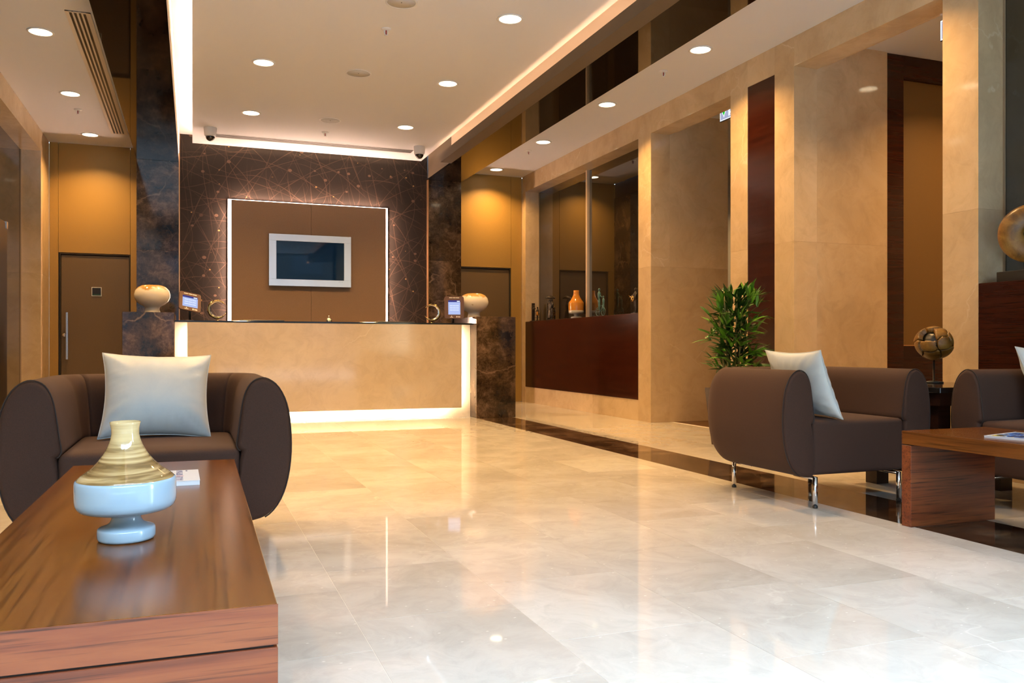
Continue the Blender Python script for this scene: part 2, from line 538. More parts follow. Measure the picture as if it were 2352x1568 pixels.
# spaces behind the openings
struct(box('wall_passage', (7.3, 7.4, 4.0, 12.0, 0, 3.42), Mat('passage_white', (0.72, 0.74, 0.78), 0.6).m), 'pale wall at the end of the side passage')
struct(box('wall_passage_end', (4.95, 7.4, 11.95, 12.05, 0, 3.42), WHITE), 'white wall closing the side passage')
struct(box('ceiling_passage', (XR + WT, 7.4, 3.5, 12.05, 3.398, 3.46), WHITE), 'white ceiling of the side passage')
struct(box('wall_passage_near', (4.95, 7.4, 3.95, 4.02, 0, 3.42), CREMA), 'marble wall closing the near opening')
nd = struct(empty('door_3', (6.3, 5.80, 0)), 'wood framed tan door seen through the near opening')
box('frame', (5.673 - 6.3, 5.869 - 6.3, 0, 0.10, 0, 3.396), WALL_WOOD_X, nd)
box('frame', (5.869 - 6.3, 7.0 - 6.3, 0, 0.10, 3.19, 3.396), WALL_WOOD_X, nd)
box('frame', (6.85 - 6.3, 7.0 - 6.3, 0, 0.10, 0, 3.19), WALL_WOOD_X, nd)
box('door_leaf', (5.871 - 6.3, 6.849 - 6.3, 0.03, 0.09, 0.843, 3.188), NICHE_TAN, nd)
box('kick_panel', (5.871 - 6.3, 6.849 - 6.3, 0.005, 0.09, 0.0, 0.835), WALL_WOOD_X, nd)
box('bead', (5.871 - 6.3, 6.849 - 6.3, 0.0, 0.09, 0.835, 0.843), COPPER, nd)
struct(box('wall_side', (7.0, 7.3, 5.8, 5.95, 0, 3.398), CREMA), 'marble wall piece beside the passage')

# left wall
wl = struct(box('wall_left', (XL - 0.34, XL - 0.30, FACADE_Y, YB, 0, 3.40), CREMA), 'cream marble wall with a mirrored window bay')
pilaster(11.42, YB - 0.001, wl, XL - WT, XL)
pilaster(3.0, 3.6, wl, XL - WT, XL)
for y0, y1 in ((3.6, 6.2), (6.2, 8.8), (8.8, 11.42)):
    slab((XL - WT, XL, y0 + G, y1 - G, ZM, ZS), wl)
for y0, y1 in ((FACADE_Y, 0.6), (0.6, 3.0)):
    for a, b in zip((0.0, 0.941, 1.705, 2.46), (0.941, 1.705, 2.46, ZS)):
        slab((XL - WT, XL, y0 + G, y1 - G, a + G, b - G), wl)
tinted_window('window_3', XL - 0.215, 3.6, 11.42, 0.0, ZM, 'mirrored window bay of the left wall', [6.2, 8.8], -1)
wdp = empty('wood_door_leaf', (XL - 0.06, 9.0, 0))
box('leaf', (-0.03, 0.03, -0.62, 0.62, 0.004, 2.05), Mat('black_wood', (0.010, 0.006, 0.005), 0.3).m, wdp, bev=0.002)
box('patch_fitting', (-0.038, 0.038, 0.56, 0.625, 1.99, 2.06), STEEL, wdp, bev=0.002)
tag(wdp, 'near black door leaf standing before the mirrored bay at the left edge', 'door panel')

# back wall with doors
wb = struct(box('wall_back', (XL - 0.3, XR + 0.3, YB + 0.06, YB + 0.16, 0, 3.40), DARK_GAP), 'olive laminate wall behind the reception')
def bpanel(x0, x1, z0, z1, mat=OLIVE):
    return box('panel', (x0 + 0.0015, x1 - 0.0015, YB, YB + 0.05, z0 + 0.0015, z1 - 0.0015), mat, wb, bev=0.001)
bpanel(XL, -1.587, 0, ZS)
bpanel(-1.587, -0.757, 2.02, ZS)
bpanel(-0.757, -0.655, 0, ZS)
bpanel(3.53, 4.503, 2.02, ZS)
bpanel(4.503, XR, 0, ZS)
bpanel(3.53, 3.66, 0, 2.02)
def door(name, x0, x1, hx, label, sign):
    d = struct(empty(name, ((x0 + x1) / 2, YB, 0)), label)
    h = (x1 - x0) / 2
    box('leaf', (-h + 0.014, h - 0.014, 0.022, 0.06, 0.006, 1.992), DOOR_BROWN, d, bev=0.002)
    box('frame', (-h, -h + 0.010, 0.0, 0.06, 0, 2.018), DARK_GAP, d)
    box('frame', (h - 0.010, h, 0.0, 0.06, 0, 2.018), DARK_GAP, d)
    box('frame', (-h, h, 0.004, 0.06, 2.004, 2.018), DARK_GAP, d)
    if hx is not None:
        x = hx - (x0 + x1) / 2
        hb = box('handle', (x - 0.014, x + 0.014, -0.05, -0.03, 0.671, 1.266), STEEL, d, bev=0.003)
        for z in (0.75, 1.19):
            box('handle_post', (x - 0.008, x + 0.008, -0.032, 0.024, z - 0.008, z + 0.008), STEEL, hb)
        lk = lathe('lock', [(0, -0.012), (0.022, -0.012), (0.024, 0.0), (0.024, 0.02), (0, 0.02)], STEEL, d, 20)
        lk.rotation_euler = (R(90), 0, 0)
        lk.location = (x - 0.036, 0.018, 0.979)
        lathe('keyhole', [(0, 0.013), (0.008, 0.013), (0.008, 0.0125), (0, 0.0125)], BLACK, lk, 10)
    if sign:
        sg = box('sign_plate', (-1.211 - (x0 + x1) / 2, -1.096 - (x0 + x1) / 2, 0.012, 0.024, 1.478, 1.592), PAPER, d)
        box('sign_face', (-1.204 - (x0 + x1) / 2, -1.103 - (x0 + x1) / 2, 0.0115, 0.013, 1.485, 1.585), Mat('sign_dark', (0.012, 0.010, 0.006), 0.15).m, sg)
        box('sign_stripe', (-1.204 - (x0 + x1) / 2, -1.103 - (x0 + x1) / 2, 0.0113, 0.0125, 1.485, 1.505), Mat('sign_green_stripe', (0.006, 0.03, 0.008), 0.3).m, sg)
door('door_1', -1.572, -0.760, -1.484, 'brown door with steel bar handle and small square sign', True)
door('door_2', 3.67, 4.495, None, 'brown door behind the right marble pillar', False)

# dark marble pillars and black glass beams
def pillar(name, x0, x1, label):
    p = struct(empty(name, ((x0 + x1) / 2, 11.77, 0)), label)
    h = (x1 - x0) / 2
    for a, b in ((0, 2.035), (2.035, ZM)):
        box('marble_slab', (-h, h, -0.27, 0.26, a + G, b - G), EMPERADOR, p, bev=0.0015)
    return p
pillar('wall_pillar_left', -0.655, -0.167, 'dark brown marble pillar left of the wallpaper')
pillar('wall_pillar_right', 3.078, 3.553, 'dark brown marble pillar right of the wallpaper')
def beam(name, x0, x1, inner, label):
    b = struct(empty(name, ((x0 + x1) / 2, 5.0, ZM)), label)
    h = (x1 - x0) / 2
    n = 5
    ys = [FACADE_Y + (YB - FACADE_Y) * k / n for k in range(n + 1)]
    for a, c in zip(ys, ys[1:]):
        box('glass_panel', (-h, h, a - 5 + G, c - 5 - G, 0, 0.02), BLACK_GLASS, b)
    box('beam_side', (-h if inner < 0 else h - 0.012, -h + 0.012 if inner < 0 else h, FACADE_Y - 5, (11.5 if inner > 0 else 10.37) - 5, 0.0201, ZU - ZM), CREAM_PAINT, b)
    if inner < 0:
        box('beam_end', (-h, -h + 0.012, 10.371 - 5, 11.5 - 5, 0.0201, ZU - ZM), SHADED_TAUPE, b)
    box('beam_core', (-h + 0.013, h - 0.013, FACADE_Y - 5, YB - 5, 0.021, ZU - ZM), DARK_GAP, b)
    return b
beam('trim_4', -0.655, -0.167, 1, 'black glass ceiling beam left of the hung ceiling')
bmr = beam('trim_5', 3.073, 3.553, -1, 'black glass ceiling beam right of the hung ceiling')
tr = struct(empty('trim_6', (3.0, 4.3, ZM)), 'light trough along the right ceiling beam')
box('trough_bottom', (2.925 - 3.0, 3.072 - 3.0, FACADE_Y - 4.3, 10.36 - 4.3, 0.0, 0.012), SHADED_TAUPE, tr)
box('trough_lip', (2.925 - 3.0, 2.937 - 3.0, FACADE_Y - 4.3, 10.36 - 4.3, 0.012, 0.105), SHADED_TAUPE, tr)
k = 0
y = -1.5
while y < 10.3:
    box('led_strip', (2.985 - 3.0, 3.005 - 3.0, y - 4.3, min(y + 1.15, 10.3) - 4.3, 0.03, 0.045), LED_TROUGH, tr)
    y += 1.19

# ceilings
struct(box('ceiling', (-0.165, 3.072, FACADE_Y, 11.6, ZU, ZU + 0.05), WHITE), 'upper white ceiling above the hung panel')
struct(box('ceiling_left', (XL - 0.2, -0.655, FACADE_Y, YB + 0.05, ZS, ZS + 0.05), WHITE), 'white soffit along the left wall')
struct(box('ceiling_right', (3.553, XR + 0.2, FACADE_Y, YB + 0.05, ZS, ZS + 0.05), WHITE), 'white soffit along the right wall')
hung = struct(box('ceiling_panel', (-0.005, 2.912, FACADE_Y + 0.05, 11.27, ZP, ZP + 0.035), WHITE), 'hung white ceiling panel lit from behind its edges')
def led(name_parent, b, mat=LED):
    return box('led_strip', b, mat, name_parent)
y = -1.5
while y < 11.0:
    led(hung, (0.05, 0.065, y, min(y + 1.20, 11.2), ZP + 0.04, ZP + 0.052))
    y += 1.24
x = 0.15
while x < 2.7:
    led(hung, (x, min(x + 0.65, 2.75), 11.175, 11.19, ZP + 0.04, ZP + 0.052))
    x += 0.68

# wallpaper wall and feature panel
struct(box('wall_feature', (-0.166, 3.077, 11.56, 11.62, 0, ZU), WALLPAPER), 'dark wallpaper wall with fine twig pattern')
for i, x in enumerate((-0.166, 3.066)):
    struct(box('trim_%d' % (7 + i), (x, x + 0.011, 11.495, 11.56, 0, ZM if i else ZU), COPPER), 'copper corner bead beside the ' + ('right' if i else 'left') + ' pillar')
fp = struct(empty('wall_panel', (1.457, 11.42, 0.9)), 'backlit tan wall panel behind the reception')
for a, b in ((-0.9985, -0.001), (0.001, 0.9985)):
    box('panel', (a, b, -0.015, 0.015, -0.2, 1.808), TAN, fp, bev=0.002)
for z0, z1 in ((-0.1, 0.55), (0.57, 1.17), (1.19, 1.800)):
    box('led_strip', (-0.990, -0.965, 0.04, 0.075, z0, min(z1, 1.77)), LED_PANEL, fp)
    box('led_strip', (0.965, 0.990, 0.04, 0.075, z0, min(z1, 1.77)), LED_PANEL, fp)
for x0 in (-0.96, -0.31, 0.34):
    box('led_strip', (x0, x0 + 0.62, 0.04, 0.075, 1.775, 1.800), LED_PANEL, fp)

box('rim_reflector_board', (-1.036, 1.052, 0.115, 0.139, -0.2, 1.835), WHITE, fp)  # white board added to turn the hidden LED light into a bright rim

# facade behind the camera
fc = struct(empty('window_4', (1.5, FACADE_Y, 0)), 'glazed street front behind the camera')
FRAME = Mat('facade_frame', (0.05, 0.05, 0.055), 0.4).m
struct(box('daylight_block_wall', (3.70, XR + 0.3, FACADE_Y - 0.12, FACADE_Y + 0.05, 0, 3.41), CREMA), 'unseen marble wall added beside the street front to cut daylight')  # unseen wall piece added to shade the right side from daylight
for x in (-3.19, -1.6, 0.0, 2.16):
    box('mullion', (x - 0.04, x + 0.04, -0.05, 0.05, 0, 3.4), FRAME, fc)
for z in (0.0, 2.35, 3.33):
    box('rail', (-3.2, 2.20, -0.05, 0.05, z, z + 0.07), FRAME, fc)
struct(box('ground_outside', (-25, 28, -30, FACADE_Y - 0.2, -0.12, -0.06), Mat('pavement', (0.16, 0.16, 0.16), 0.85).m), 'pavement outside the street front')

# unseen houses added across the street to block low sky and darken reflections
BRICK = Mat('street_render', (0.028, 0.024, 0.021), 0.8).m
PANE = Mat('street_pane', (0.012, 0.018, 0.028), 0.6).m
for x0, x1, h, lb in ((-22, -7, 11.2, 'unseen house added across the street, left of the entrance axis'), (-7, 6, 10.4, 'unseen house added straight across the street'), (6, 24, 11.6, 'tall unseen house added across the street on the right')):
    hs = empty('house', ((x0 + x1) / 2, -15.0, 0))
    w = (x1 - x0) / 2
    box('facade_wall', (-w, w, -6, 0, -0.06, h), BRICK, hs)
    x = -w + 1.0
    while x < w - 1.5:
        for z in (0.9, 4.0, 6.6, 8.5):
            box('window_pane', (x, x + 1.3, 0, 0.04, z, z + 1.6), PANE, hs)
        x += 2.5
    struct(hs, lb)

# ------------------------------------------------------------------ ceiling fittings
def downlight(x, y, z, label, group, power=DL_POWER, first=[None]):
    if first[0] is None:
        d = empty('downlight', (x, y, z))
        lathe('trim_ring', [(0.083, 0.003), (0.102, 0.0), (0.104, -0.004), (0.100, -0.008), (0.086, -0.006), (0.083, 0.003)], WHITE_PLASTIC, d, 36)
        lathe('diffuser', [(0, -0.0035), (0.085, -0.0035), (0.085, -0.001), (0, -0.001)], DISC_EMIT, d, 36)
        ld = bpy.data.lights.new('downlight_lamp', 'AREA')
        ld.shape = 'DISK'; ld.size = 0.15
        ld.energy = power; ld.color = WARM
        ld.spread = R(125)
        lo = bpy.data.objects.new('downlight_lamp', ld)
        COL.objects.link(lo)
        lo.parent = d; lo.location = (0, 0, -0.012)
        first[0] = d
    else:
        d = copy_tree(first[0])
        d.location = (x, y, z)
    tag(d, label, 'ceiling light', group)
    return d
GP = 'recessed lights of the hung ceiling panel'
GL = 'recessed lights of the left soffit'
GR = 'recessed lights of the right soffit'
ords = ['farthest', 'second from the reception', 'third from the reception', 'fourth from the reception', 'fifth from the reception', 'nearest the street front']
for j, yy in enumerate((9.60, 7.867, 6.15, 4.42)):
    downlight(0.59, yy, ZP, 'round recessed light in the left row of the hung ceiling, ' + ords[j], GP)
    downlight(2.296, yy, ZP, 'round recessed light in the right row of the hung ceiling, ' + ords[j], GP)
for j, yy in enumerate((11.458, 9.679, 7.87, 6.08, 4.30)):
    downlight(-1.168, yy, ZS, 'round recessed light in the left soffit beside the vent, ' + ords[j], GL)
for j, yy in enumerate((11.628, 9.864, 8.104, 6.327, 4.56)):
    downlight(4.125, yy, ZS, 'round recessed light in the right soffit along the marble wall, ' + ords[j], GR)
downlight(6.5, 9.6, 3.398, 'round recessed light inside the side passage', GR)
downlight(6.3, 4.9, 3.398, 'round recessed light inside the near opening', GR)

spk = None
for j, yy in enumerate((9.60, 7.864, 6.136)):
    if spk is None:
        s = empty('ceiling_speaker', (1.437, yy, ZP))
        lathe('rim', [(0.105, 0.002), (0.118, 0.0), (0.118, -0.004), (0.105, -0.006), (0.105, 0.002)], WHITE_PLASTIC, s, 36)
        lathe('grille', [(0, -0.003), (0.106, -0.003), (0.106, 0), (0, 0)], GREY_MESH, s, 36)
        lathe('badge', [(0, -0.005), (0.005, -0.005), (0.005, -0.002), (0, -0.002)], BLACK, s, 10)
        spk = s
    else:
        s = copy_tree(spk); s.location = (1.437, yy, ZP)
    tag(s, ['flat round ceiling speaker nearest the reception', 'flat round ceiling speaker in the middle of the row', 'flat round ceiling speaker cut by the top edge'][j], 'speaker', 'ceiling speakers')
spr = None
for j, (x, y, z, lb) in enumerate(((1.442, 6.69, ZP, 'white sprinkler head between the two nearer ceiling speakers'), (1.46, 10.146, ZP, 'white sprinkler head near the slot diffuser over the reception'), (-1.168, 10.288, ZS, 'white sprinkler head in the left soffit'), (4.119, 6.937, ZS, 'white sprinkler head in the right soffit, the nearer one'), (4.128, 10.369, ZS, 'white sprinkler head in the right soffit, the farther one'))):
    if spr is None:
        s = empty('sprinkler_head', (x, y, z))
        lathe('escutcheon', [(0, 0.0), (0.040, 0.0), (0.040, -0.004), (0.030, -0.012), (0.018, -0.014), (0, -0.014)], WHITE_PLASTIC, s, 20)
        bm = bmesh.new()
        tube(bm, [(-0.014, 0, -0.012), (-0.016, 0, -0.030), (-0.008, 0, -0.048), (0, 0, -0.052), (0.008, 0, -0.048), (0.016, 0, -0.030), (0.014, 0, -0.012)], 0.004, 6)
        mk('yoke', bm, WHITE_PLASTIC, s, True)
        lathe('bulb', [(0, -0.014), (0.005, -0.014), (0.005, -0.048), (0, -0.048)], Mat('red_bulb', (0.28, 0.03, 0.04), 0.2).m, s, 8)
        lathe('deflector', [(0, -0.052), (0.014, -0.052), (0.014, -0.055), (0, -0.055)], WHITE_PLASTIC, s, 14)
        spr = s
    else:
        s = copy_tree(spr); s.location = (x, y, z)
    tag(s, lb, 'sprinkler', 'ceiling sprinklers')
cm = None
for j, (x, y) in enumerate(((0.188, 10.42), (2.682, 10.47))):
    if cm is None:
        s = empty('dome_camera', (x, y, ZP))
        lathe('housing', [(0, 0.0), (0.072, 0.0), (0.074, -0.006), (0.066, -0.085), (0.060, -0.098), (0.050, -0.102), (0, -0.102)], WHITE_PLASTIC, s, 32)
        lathe('dome', [(0.052, -0.095)] + [(0.052 * math.cos(a), -0.100 - 0.054 * math.sin(a)) for a in [PI / 2 * q / 8 for q in range(8)]] + [(0, -0.154)], DOME, s, 28)
        cm = s
    else:
        s = copy_tree(cm); s.location = (x, y, ZP)
    tag(s, ['white dome security camera at the left end of the slot diffuser', 'white dome security camera at the right end of the slot diffuser'][j], 'security camera', 'dome cameras')
# linear slot diffuser over the reception
sd = tag(empty('slot_diffuser', (1.46, 10.77, ZP)), 'long narrow slot diffuser between the two dome cameras', 'air vent')
box('backing', (-1.20, 1.20, -0.085, 0.085, -0.002, 0.001), BLACK, sd)
for q in range(4):
    y = -0.08 + q * 0.0505
    box('slat', (-1.20, 1.20, y - 0.005, y + 0.009, -0.0032, -0.0022), Mat('vent_grey', (0.55, 0.52, 0.50), 0.5).m, sd)
# four slot vent in the left soffit
vn = tag(empty('ceiling_vent', (-0.83, 9.28, ZS)), 'cream ceiling vent with four long black slots in the left soffit', 'air vent')
box('backing', (-0.085, 0.085, -1.99, 1.99, -0.003, 0.001), BLACK, vn)
for a, b in ((-0.090, -0.062), (-0.043, -0.029), (-0.010, 0.004), (0.022, 0.036), (0.055, 0.090)):
    box('slat', (a, b, -1.995, 1.995, -0.010, -0.0025), CREAM_PAINT, vn)
for a in (-1.995, 1.975):
    box('end_bar', (-0.090, 0.090, a, a + 0.02, -0.0101, -0.0025), CREAM_PAINT, vn)

# exit signs
def exit_sign(name, loc, label):
    e = empty(name, loc)
    box('housing', (-0.006, 0.012, -0.30, 0.0, 0, 0.155), BLACK, e)
    box('face', (-0.008, -0.006, -0.295, -0.005, 0.005, 0.150), SIGN_FACE, e)
    for b in ((-0.0095, -0.008, -0.295, -0.005, 0.005, 0.014), (-0.0095, -0.008, -0.295, -0.005, 0.141, 0.150), (-0.0095, -0.008, -0.014, -0.005, 0.014, 0.141), (-0.0095, -0.008, -0.295, -0.286, 0.014, 0.141)):
        box('border', b, SIGN_WHITE, e)
    def tri(nm, cy, top, bot, hw, x, mat):
        bm = bmesh.new()
        f = [bm.verts.new((x, cy - hw, top)), bm.verts.new((x, cy + hw, top)), bm.verts.new((x, cy, bot))]
        g = [bm.verts.new((x + 0.001, v.co.y, v.co.z)) for v in f]
        bm.faces.new(f); bm.faces.new(g[::-1])
        for q in range(3):
            bm.faces.new((f[q], g[q], g[(q + 1) % 3], f[(q + 1) % 3]))
        mk(nm, bm, mat, e)
    tri('arrow_outline', -0.075, 0.128, 0.030, 0.052, -0.0095, SIGN_WHITE)
    tri('arrow', -0.075, 0.126, 0.050, 0.040, -0.0108, SIGN_GREEN)
    box('doorway', (-0.0095, -0.008, -0.245, -0.155, 0.03, 0.128), SIGN_WHITE, e)
    bm = bmesh.new()
    x = -0.0100
    limb(bm, (x, -0.20, 0.085), (x, -0.21, 0.062), 0.008, 0.007, 6)
    limb(bm, (x, -0.21, 0.062), (x, -0.185, 0.036), 0.005, 0.004, 6)
    limb(bm, (x, -0.21, 0.062), (x, -0.232, 0.040), 0.005, 0.004, 6)
    limb(bm, (x, -0.20, 0.086), (x, -0.178, 0.075), 0.004, 0.003, 6)
    ball(bm, (x, -0.195, 0.105), 0.009, u=8, v=6)
    mk('runner', bm, SIGN_FACE, e)
    box('hanger', (-0.004, 0.010, -0.19, -0.11, 0.155, 3.398 - loc[2]), WHITE_PLASTIC, e)
    tag(e, label, 'exit sign', 'hanging exit signs')
exit_sign('exit_sign', (5.2, 7.60, 3.19), 'hanging exit sign with green down arrow in the far opening')
exit_sign('exit_sign', (5.2, 4.785, 3.09), 'hanging exit sign sliver beside the near pilaster')

# ------------------------------------------------------------------ reception counter
rc = empty('reception_counter', (1.455, 9.9, 0))
tag(rc, 'long cream marble reception counter with dark marble end blocks and glowing base', 'reception desk')
def L(b):
    return (b[0] - 1.455, b[1] - 1.455, b[2] - 9.9, b[3] - 9.9, b[4], b[5])
box('end_block', L((-0.667, -0.180, 9.40, 10.45, 0, 1.183)), EMPERADOR, rc, bev=0.002)
box('end_block', L((3.091, 3.577, 9.40, 10.45, 0, 1.183)), EMPERADOR, rc, bev=0.002)
box('body', L((-0.178, 3.089, 9.635, 9.70, 0, 1.088)), CREMA_PALE, rc)
box('desk_back', L((-0.178, 3.089, 10.25, 10.32, 0, 0.76)), DARK_WOOD, rc)
xs3 = [-0.055, 1.0, 1.95, 2.945]
bmf = box('front_panel', L((-0.055, 2.945, 9.515, 9.545, 0.118, 1.086)), CREMA_PALE, rc, bev=0.0015)
box('counter_top', L((-0.178, 3.089, 9.515, 10.32, 1.088, 1.106)), BLACK_STONE, rc, bev=0.002)
x = 0.0
while x < 2.8:
    box('led_strip', L((x, min(x + 0.68, 2.82), 9.56, 9.572, 0.135, 0.150)), LED_KICK, rc)
    x += 0.70
for z in (0.16, 0.62):
    box('led_strip', L((-0.030, -0.020, 9.56, 9.572, z, z + 0.40)), LED_KICK, rc)
    box('led_strip', L((2.91, 2.92, 9.56, 9.572, z, z + 0.40)), LED_KICK, rc)

ZT = 1.106
# wide low vases on the end blocks
vase_prof = [(0.0, 0.0), (0.082, 0.0), (0.078, 0.012), (0.070, 0.045), (0.074, 0.062), (0.088, 0.072), (0.125, 0.092), (0.158, 0.125), (0.176, 0.165), (0.178, 0.195), (0.168, 0.235), (0.142, 0.270), (0.105, 0.290), (0.075, 0.296), (0.068, 0.290), (0.060, 0.27), (0.05, 0.20), (0.0, 0.18)]
def glaze():
    M = Mat('cream_gold_glaze', (0.70, 0.60, 0.46), 0.07)
    tc = M.n('TexCoord'); sx = M.n('SeparateXYZ'); M.l(tc.outputs['Object'], sx.inputs[0])
    n = M.noise(M.coords(rand=9.0), 9.0, 4, 0.6, 0.6)
    ad = M.n('Math', operation='MULTIPLY_ADD'); ad.inputs[1].default_value = 0.16; M.l(n, ad.inputs[0]); M.l(sx.outputs[2], ad.inputs[2])
    c = M.ramp(ad.outputs[0], [(0.325, (0.74, 0.68, 0.58)), (0.345, (0.42, 0.25, 0.08))])
    sp = M.ramp(M.noise(M.coords(rand=4.0), 5.5, 3), [(0.69, (0, 0, 0)), (0.71, (0.7, 0.7, 0.7))])
    M.col(M.mix(sp, c, (0.30, 0.20, 0.09)))
    return M.m
GLAZE = glaze()
for j, x in enumerate((-0.40, 3.205)):
    v = lathe('bowl_vase', vase_prof, GLAZE, None, 48)
    v.location = (x, 9.72 + 0.13 * j, 1.183)
    tag(v, ['wide cream vase with gold drips on the left end block', 'wide cream vase with gold rim on the right end block behind the tablet'][j], 'vase', 'cream vases on the counter ends')

# crescent ornaments
def crescent(x, flip, label):
    e = empty('crescent_ornament', (x, 9.72, ZT))
    Rr = 0.092
    for nm, mat, rr, rmax, a0, a1 in (('horn', GOLD, Rr, 0.019, 30, 335), ('mosaic_lining', GLITTER, Rr - 0.010, 0.0125, 60, 305)):
        bm = bmesh.new()
        pts, rad = [], []
        n = 30
        for q in range(n + 1):
            t = q / n
            a = R(a0 + (a1 - a0) * t)
            pts.append((flip * rr * math.cos(a), -0.004 if nm != 'horn' else 0, 0.128 + rr * math.sin(a)))
            rad.append(max(0.002, rmax * math.sin(PI * t) ** 0.75))
        tube(bm, pts, rad, 10)
        mk(nm, bm, mat, e, nm == 'horn')
    lathe('foot', [(0, 0), (0.030, 0), (0.030, 0.006), (0.010, 0.012), (0.006, 0.03), (0, 0.03)], GOLD, e, 18)
    tag(e, label, 'ornament', 'gold crescents on the counter')
crescent(0.252, 1, 'gold crescent ornament beside the left tablet')
crescent(2.64, -1, 'gold crescent ornament beside the right tablet')

# feedback tablets
def tablet(name, w, h, loc, rot, label, portrait):
    e = empty(name, loc)
    bm = bmesh.new()
    bbox(bm, (-w / 2, w / 2, -0.008, 0.008, -h / 2, h / 2))
    ed = [q for q in bm.edges if abs(q.verts[0].co.y - q.verts[1].co.y) > 0.01]
    bmesh.ops.bevel(bm, geom=ed, offset=0.024, segments=5, profile=0.5, affect='EDGES')
    case = mk('case', bm, TAB_BROWN, e)
    case.location = (0, 0, 0.205); case.rotation_euler = rot
    sw, sh = (0.62 * w, 0.64 * h) if portrait else (0.70 * w, 0.60 * h)
    def p(nm, x0, x1, z0, z1, mat, d):
        return box(nm, (x0, x1, -0.008 - d, -0.007, z0, z1), mat, case)
    p('screen', -sw / 2, sw / 2, -sh / 2, sh / 2, SCREEN_BLUE, 0.0010)
    p('banner', -sw / 2, sw / 2, sh / 2 - 0.022, sh / 2, SCREEN_NAVY, 0.0014)
    p('banner_tag', sw * 0.22, sw * 0.46, sh / 2 - 0.017, sh / 2 - 0.007, SIGN_WHITE, 0.0018)
    for q in range(3):
        z = 0.020 - q * 0.026
        for xx in (-0.38, -0.12, 0.14):
            p('row', sw * xx, sw * (xx + 0.24), z - 0.006, z + 0.006, SCREEN_PALE, 0.0016)
    z = h / 2 - 0.018
    for a, b in ((-0.42, -0.14), (-0.10, 0.12), (0.15, 0.42)):
        p('heading_mark', sw * a, sw * b, z - 0.004, z + 0.004, PRINT_WHITE, 0.0010)
    z = -h / 2 + 0.022
    p('logo_mark', -sw * 0.36, -sw * 0.10, z - 0.009, z - 0.003, PRINT_WHITE, 0.0010)
    p('logo_mark', -sw * 0.26, -sw * 0.20, z + 0.002, z + 0.011, PRINT_WHITE, 0.0010)
    p('logo_mark', sw * 0.16, sw * 0.24, z - 0.009, z + 0.008, PRINT_WHITE, 0.0010)
    p('logo_mark', sw * 0.27, sw * 0.48, z + 0.001, z + 0.006, PRINT_WHITE, 0.0010)
    p('logo_mark', sw * 0.29, sw * 0.48, z - 0.008, z - 0.003, PRINT_WHITE, 0.0010)
    bm = bmesh.new()
    tube(bm, [(0, 0.05, 0.010), (0, 0.045, 0.08), (0, 0.012, 0.18)], 0.012, 10)
    mk('stem', bm, BLACK, e, True)
    lathe('foot', [(0, 0), (0.075, 0), (0.075, 0.006), (0.02, 0.012), (0, 0.012)], BLACK, e, 28).location = (0, 0.05, 0)
    tag(e, label, 'tablet', 'feedback tablets on the counter')
tablet('feedback_tablet', 0.235, 0.215, (-0.030, 9.77, ZT), (R(-22), R(10), R(20)), 'brown framed tablet tilted on a stand at the left end of the counter', False)
tablet('feedback_tablet', 0.232, 0.268, (2.925, 9.75, ZT - 0.012), (R(-6), 0, R(-10)), 'upright brown framed tablet before the right vase', True)
# desk pads and the star shaped bell
for j, (x0, x1) in enumerate(((0.48, 0.96), (2.01, 2.45))):
    box_o = box('desk_pad', (-0.24, 0.24, -0.11, 0.11, 0, 0.020), BLACK, None, bev=0.004)
    box_o.location = ((x0 + x1) / 2, 9.90, ZT)
    box_o.scale = ((x1 - x0) / 0.48, 1, 1)
    tag(box_o, ['thin black desk pad near the left crescent', 'thin black desk pad near the right crescent'][j], 'desk pad', 'desk pads on the counter')
bell = empty('counter_bell', (1.452, 9.80, ZT))
lathe('base', [(0, 0), (0.040, 0), (0.040, 0.006), (0.034, 0.010), (0, 0.010)], CHROME, bell, 24)
lathe('dome', [(0.036, 0.012), (0.034, 0.026), (0.026, 0.042), (0.012, 0.052), (0, 0.055)], Mat('bell_metal', (0.62, 0.60, 0.52), 0.18, 1.0).m, bell, 24)
lathe('plunger', [(0, 0.054), (0.004, 0.054), (0.004, 0.066), (0.009, 0.070), (0.006, 0.077), (0, 0.078)], CHROME, bell, 14)
bm = bmesh.new()
for q in range(8):
    a = q * PI / 4
    ball(bm, (0.031 * math.cos(a), 0.031 * math.sin(a), 0.030), 0.005, u=6, v=5)
    ball(bm, (0.020 * math.cos(a + 0.4), 0.020 * math.sin(a + 0.4), 0.046), 0.004, u=6, v=5)
mk('beads', bm, CHROME, bell, True)
tag(bell, 'small beaded silver counter bell in the middle of the counter', 'bell')

# television
tv = empty('television', (1.445, 11.40, 1.62))
hw, z1 = 0.528, 0.672
bm = bmesh.new()
bbox(bm, (-hw, hw, -0.045, -0.001, 0, z1), 0.008, 2)
mk('housing', bm, BLACK, tv)
fw_, fh_ = 0.094, 0.088
for nm, b in (('bezel', (-hw, hw, -0.056, -0.045, 0.0, fh_)), ('bezel', (-hw, hw, -0.056, -0.045, z1 - fh_, z1)), ('bezel', (-hw, -hw + fw_, -0.056, -0.045, fh_, z1 - fh_)), ('bezel', (hw - fw_, hw, -0.056, -0.045, fh_, z1 - fh_))):
    box(nm, b, SILVER, tv, bev=0.002)
box('screen', (-hw + fw_ - 0.002, hw - fw_ + 0.002, -0.050, -0.044, fh_ - 0.002, z1 - fh_ + 0.002), SCREEN, tv)
for q in range(3):
    box('button', (hw - 0.16 + q * 0.022, hw - 0.154 + q * 0.022, -0.0575, -0.055, 0.066, 0.072), BLACK, tv)
tag(tv, 'wall television with wide silver frame and dark screen', 'television')

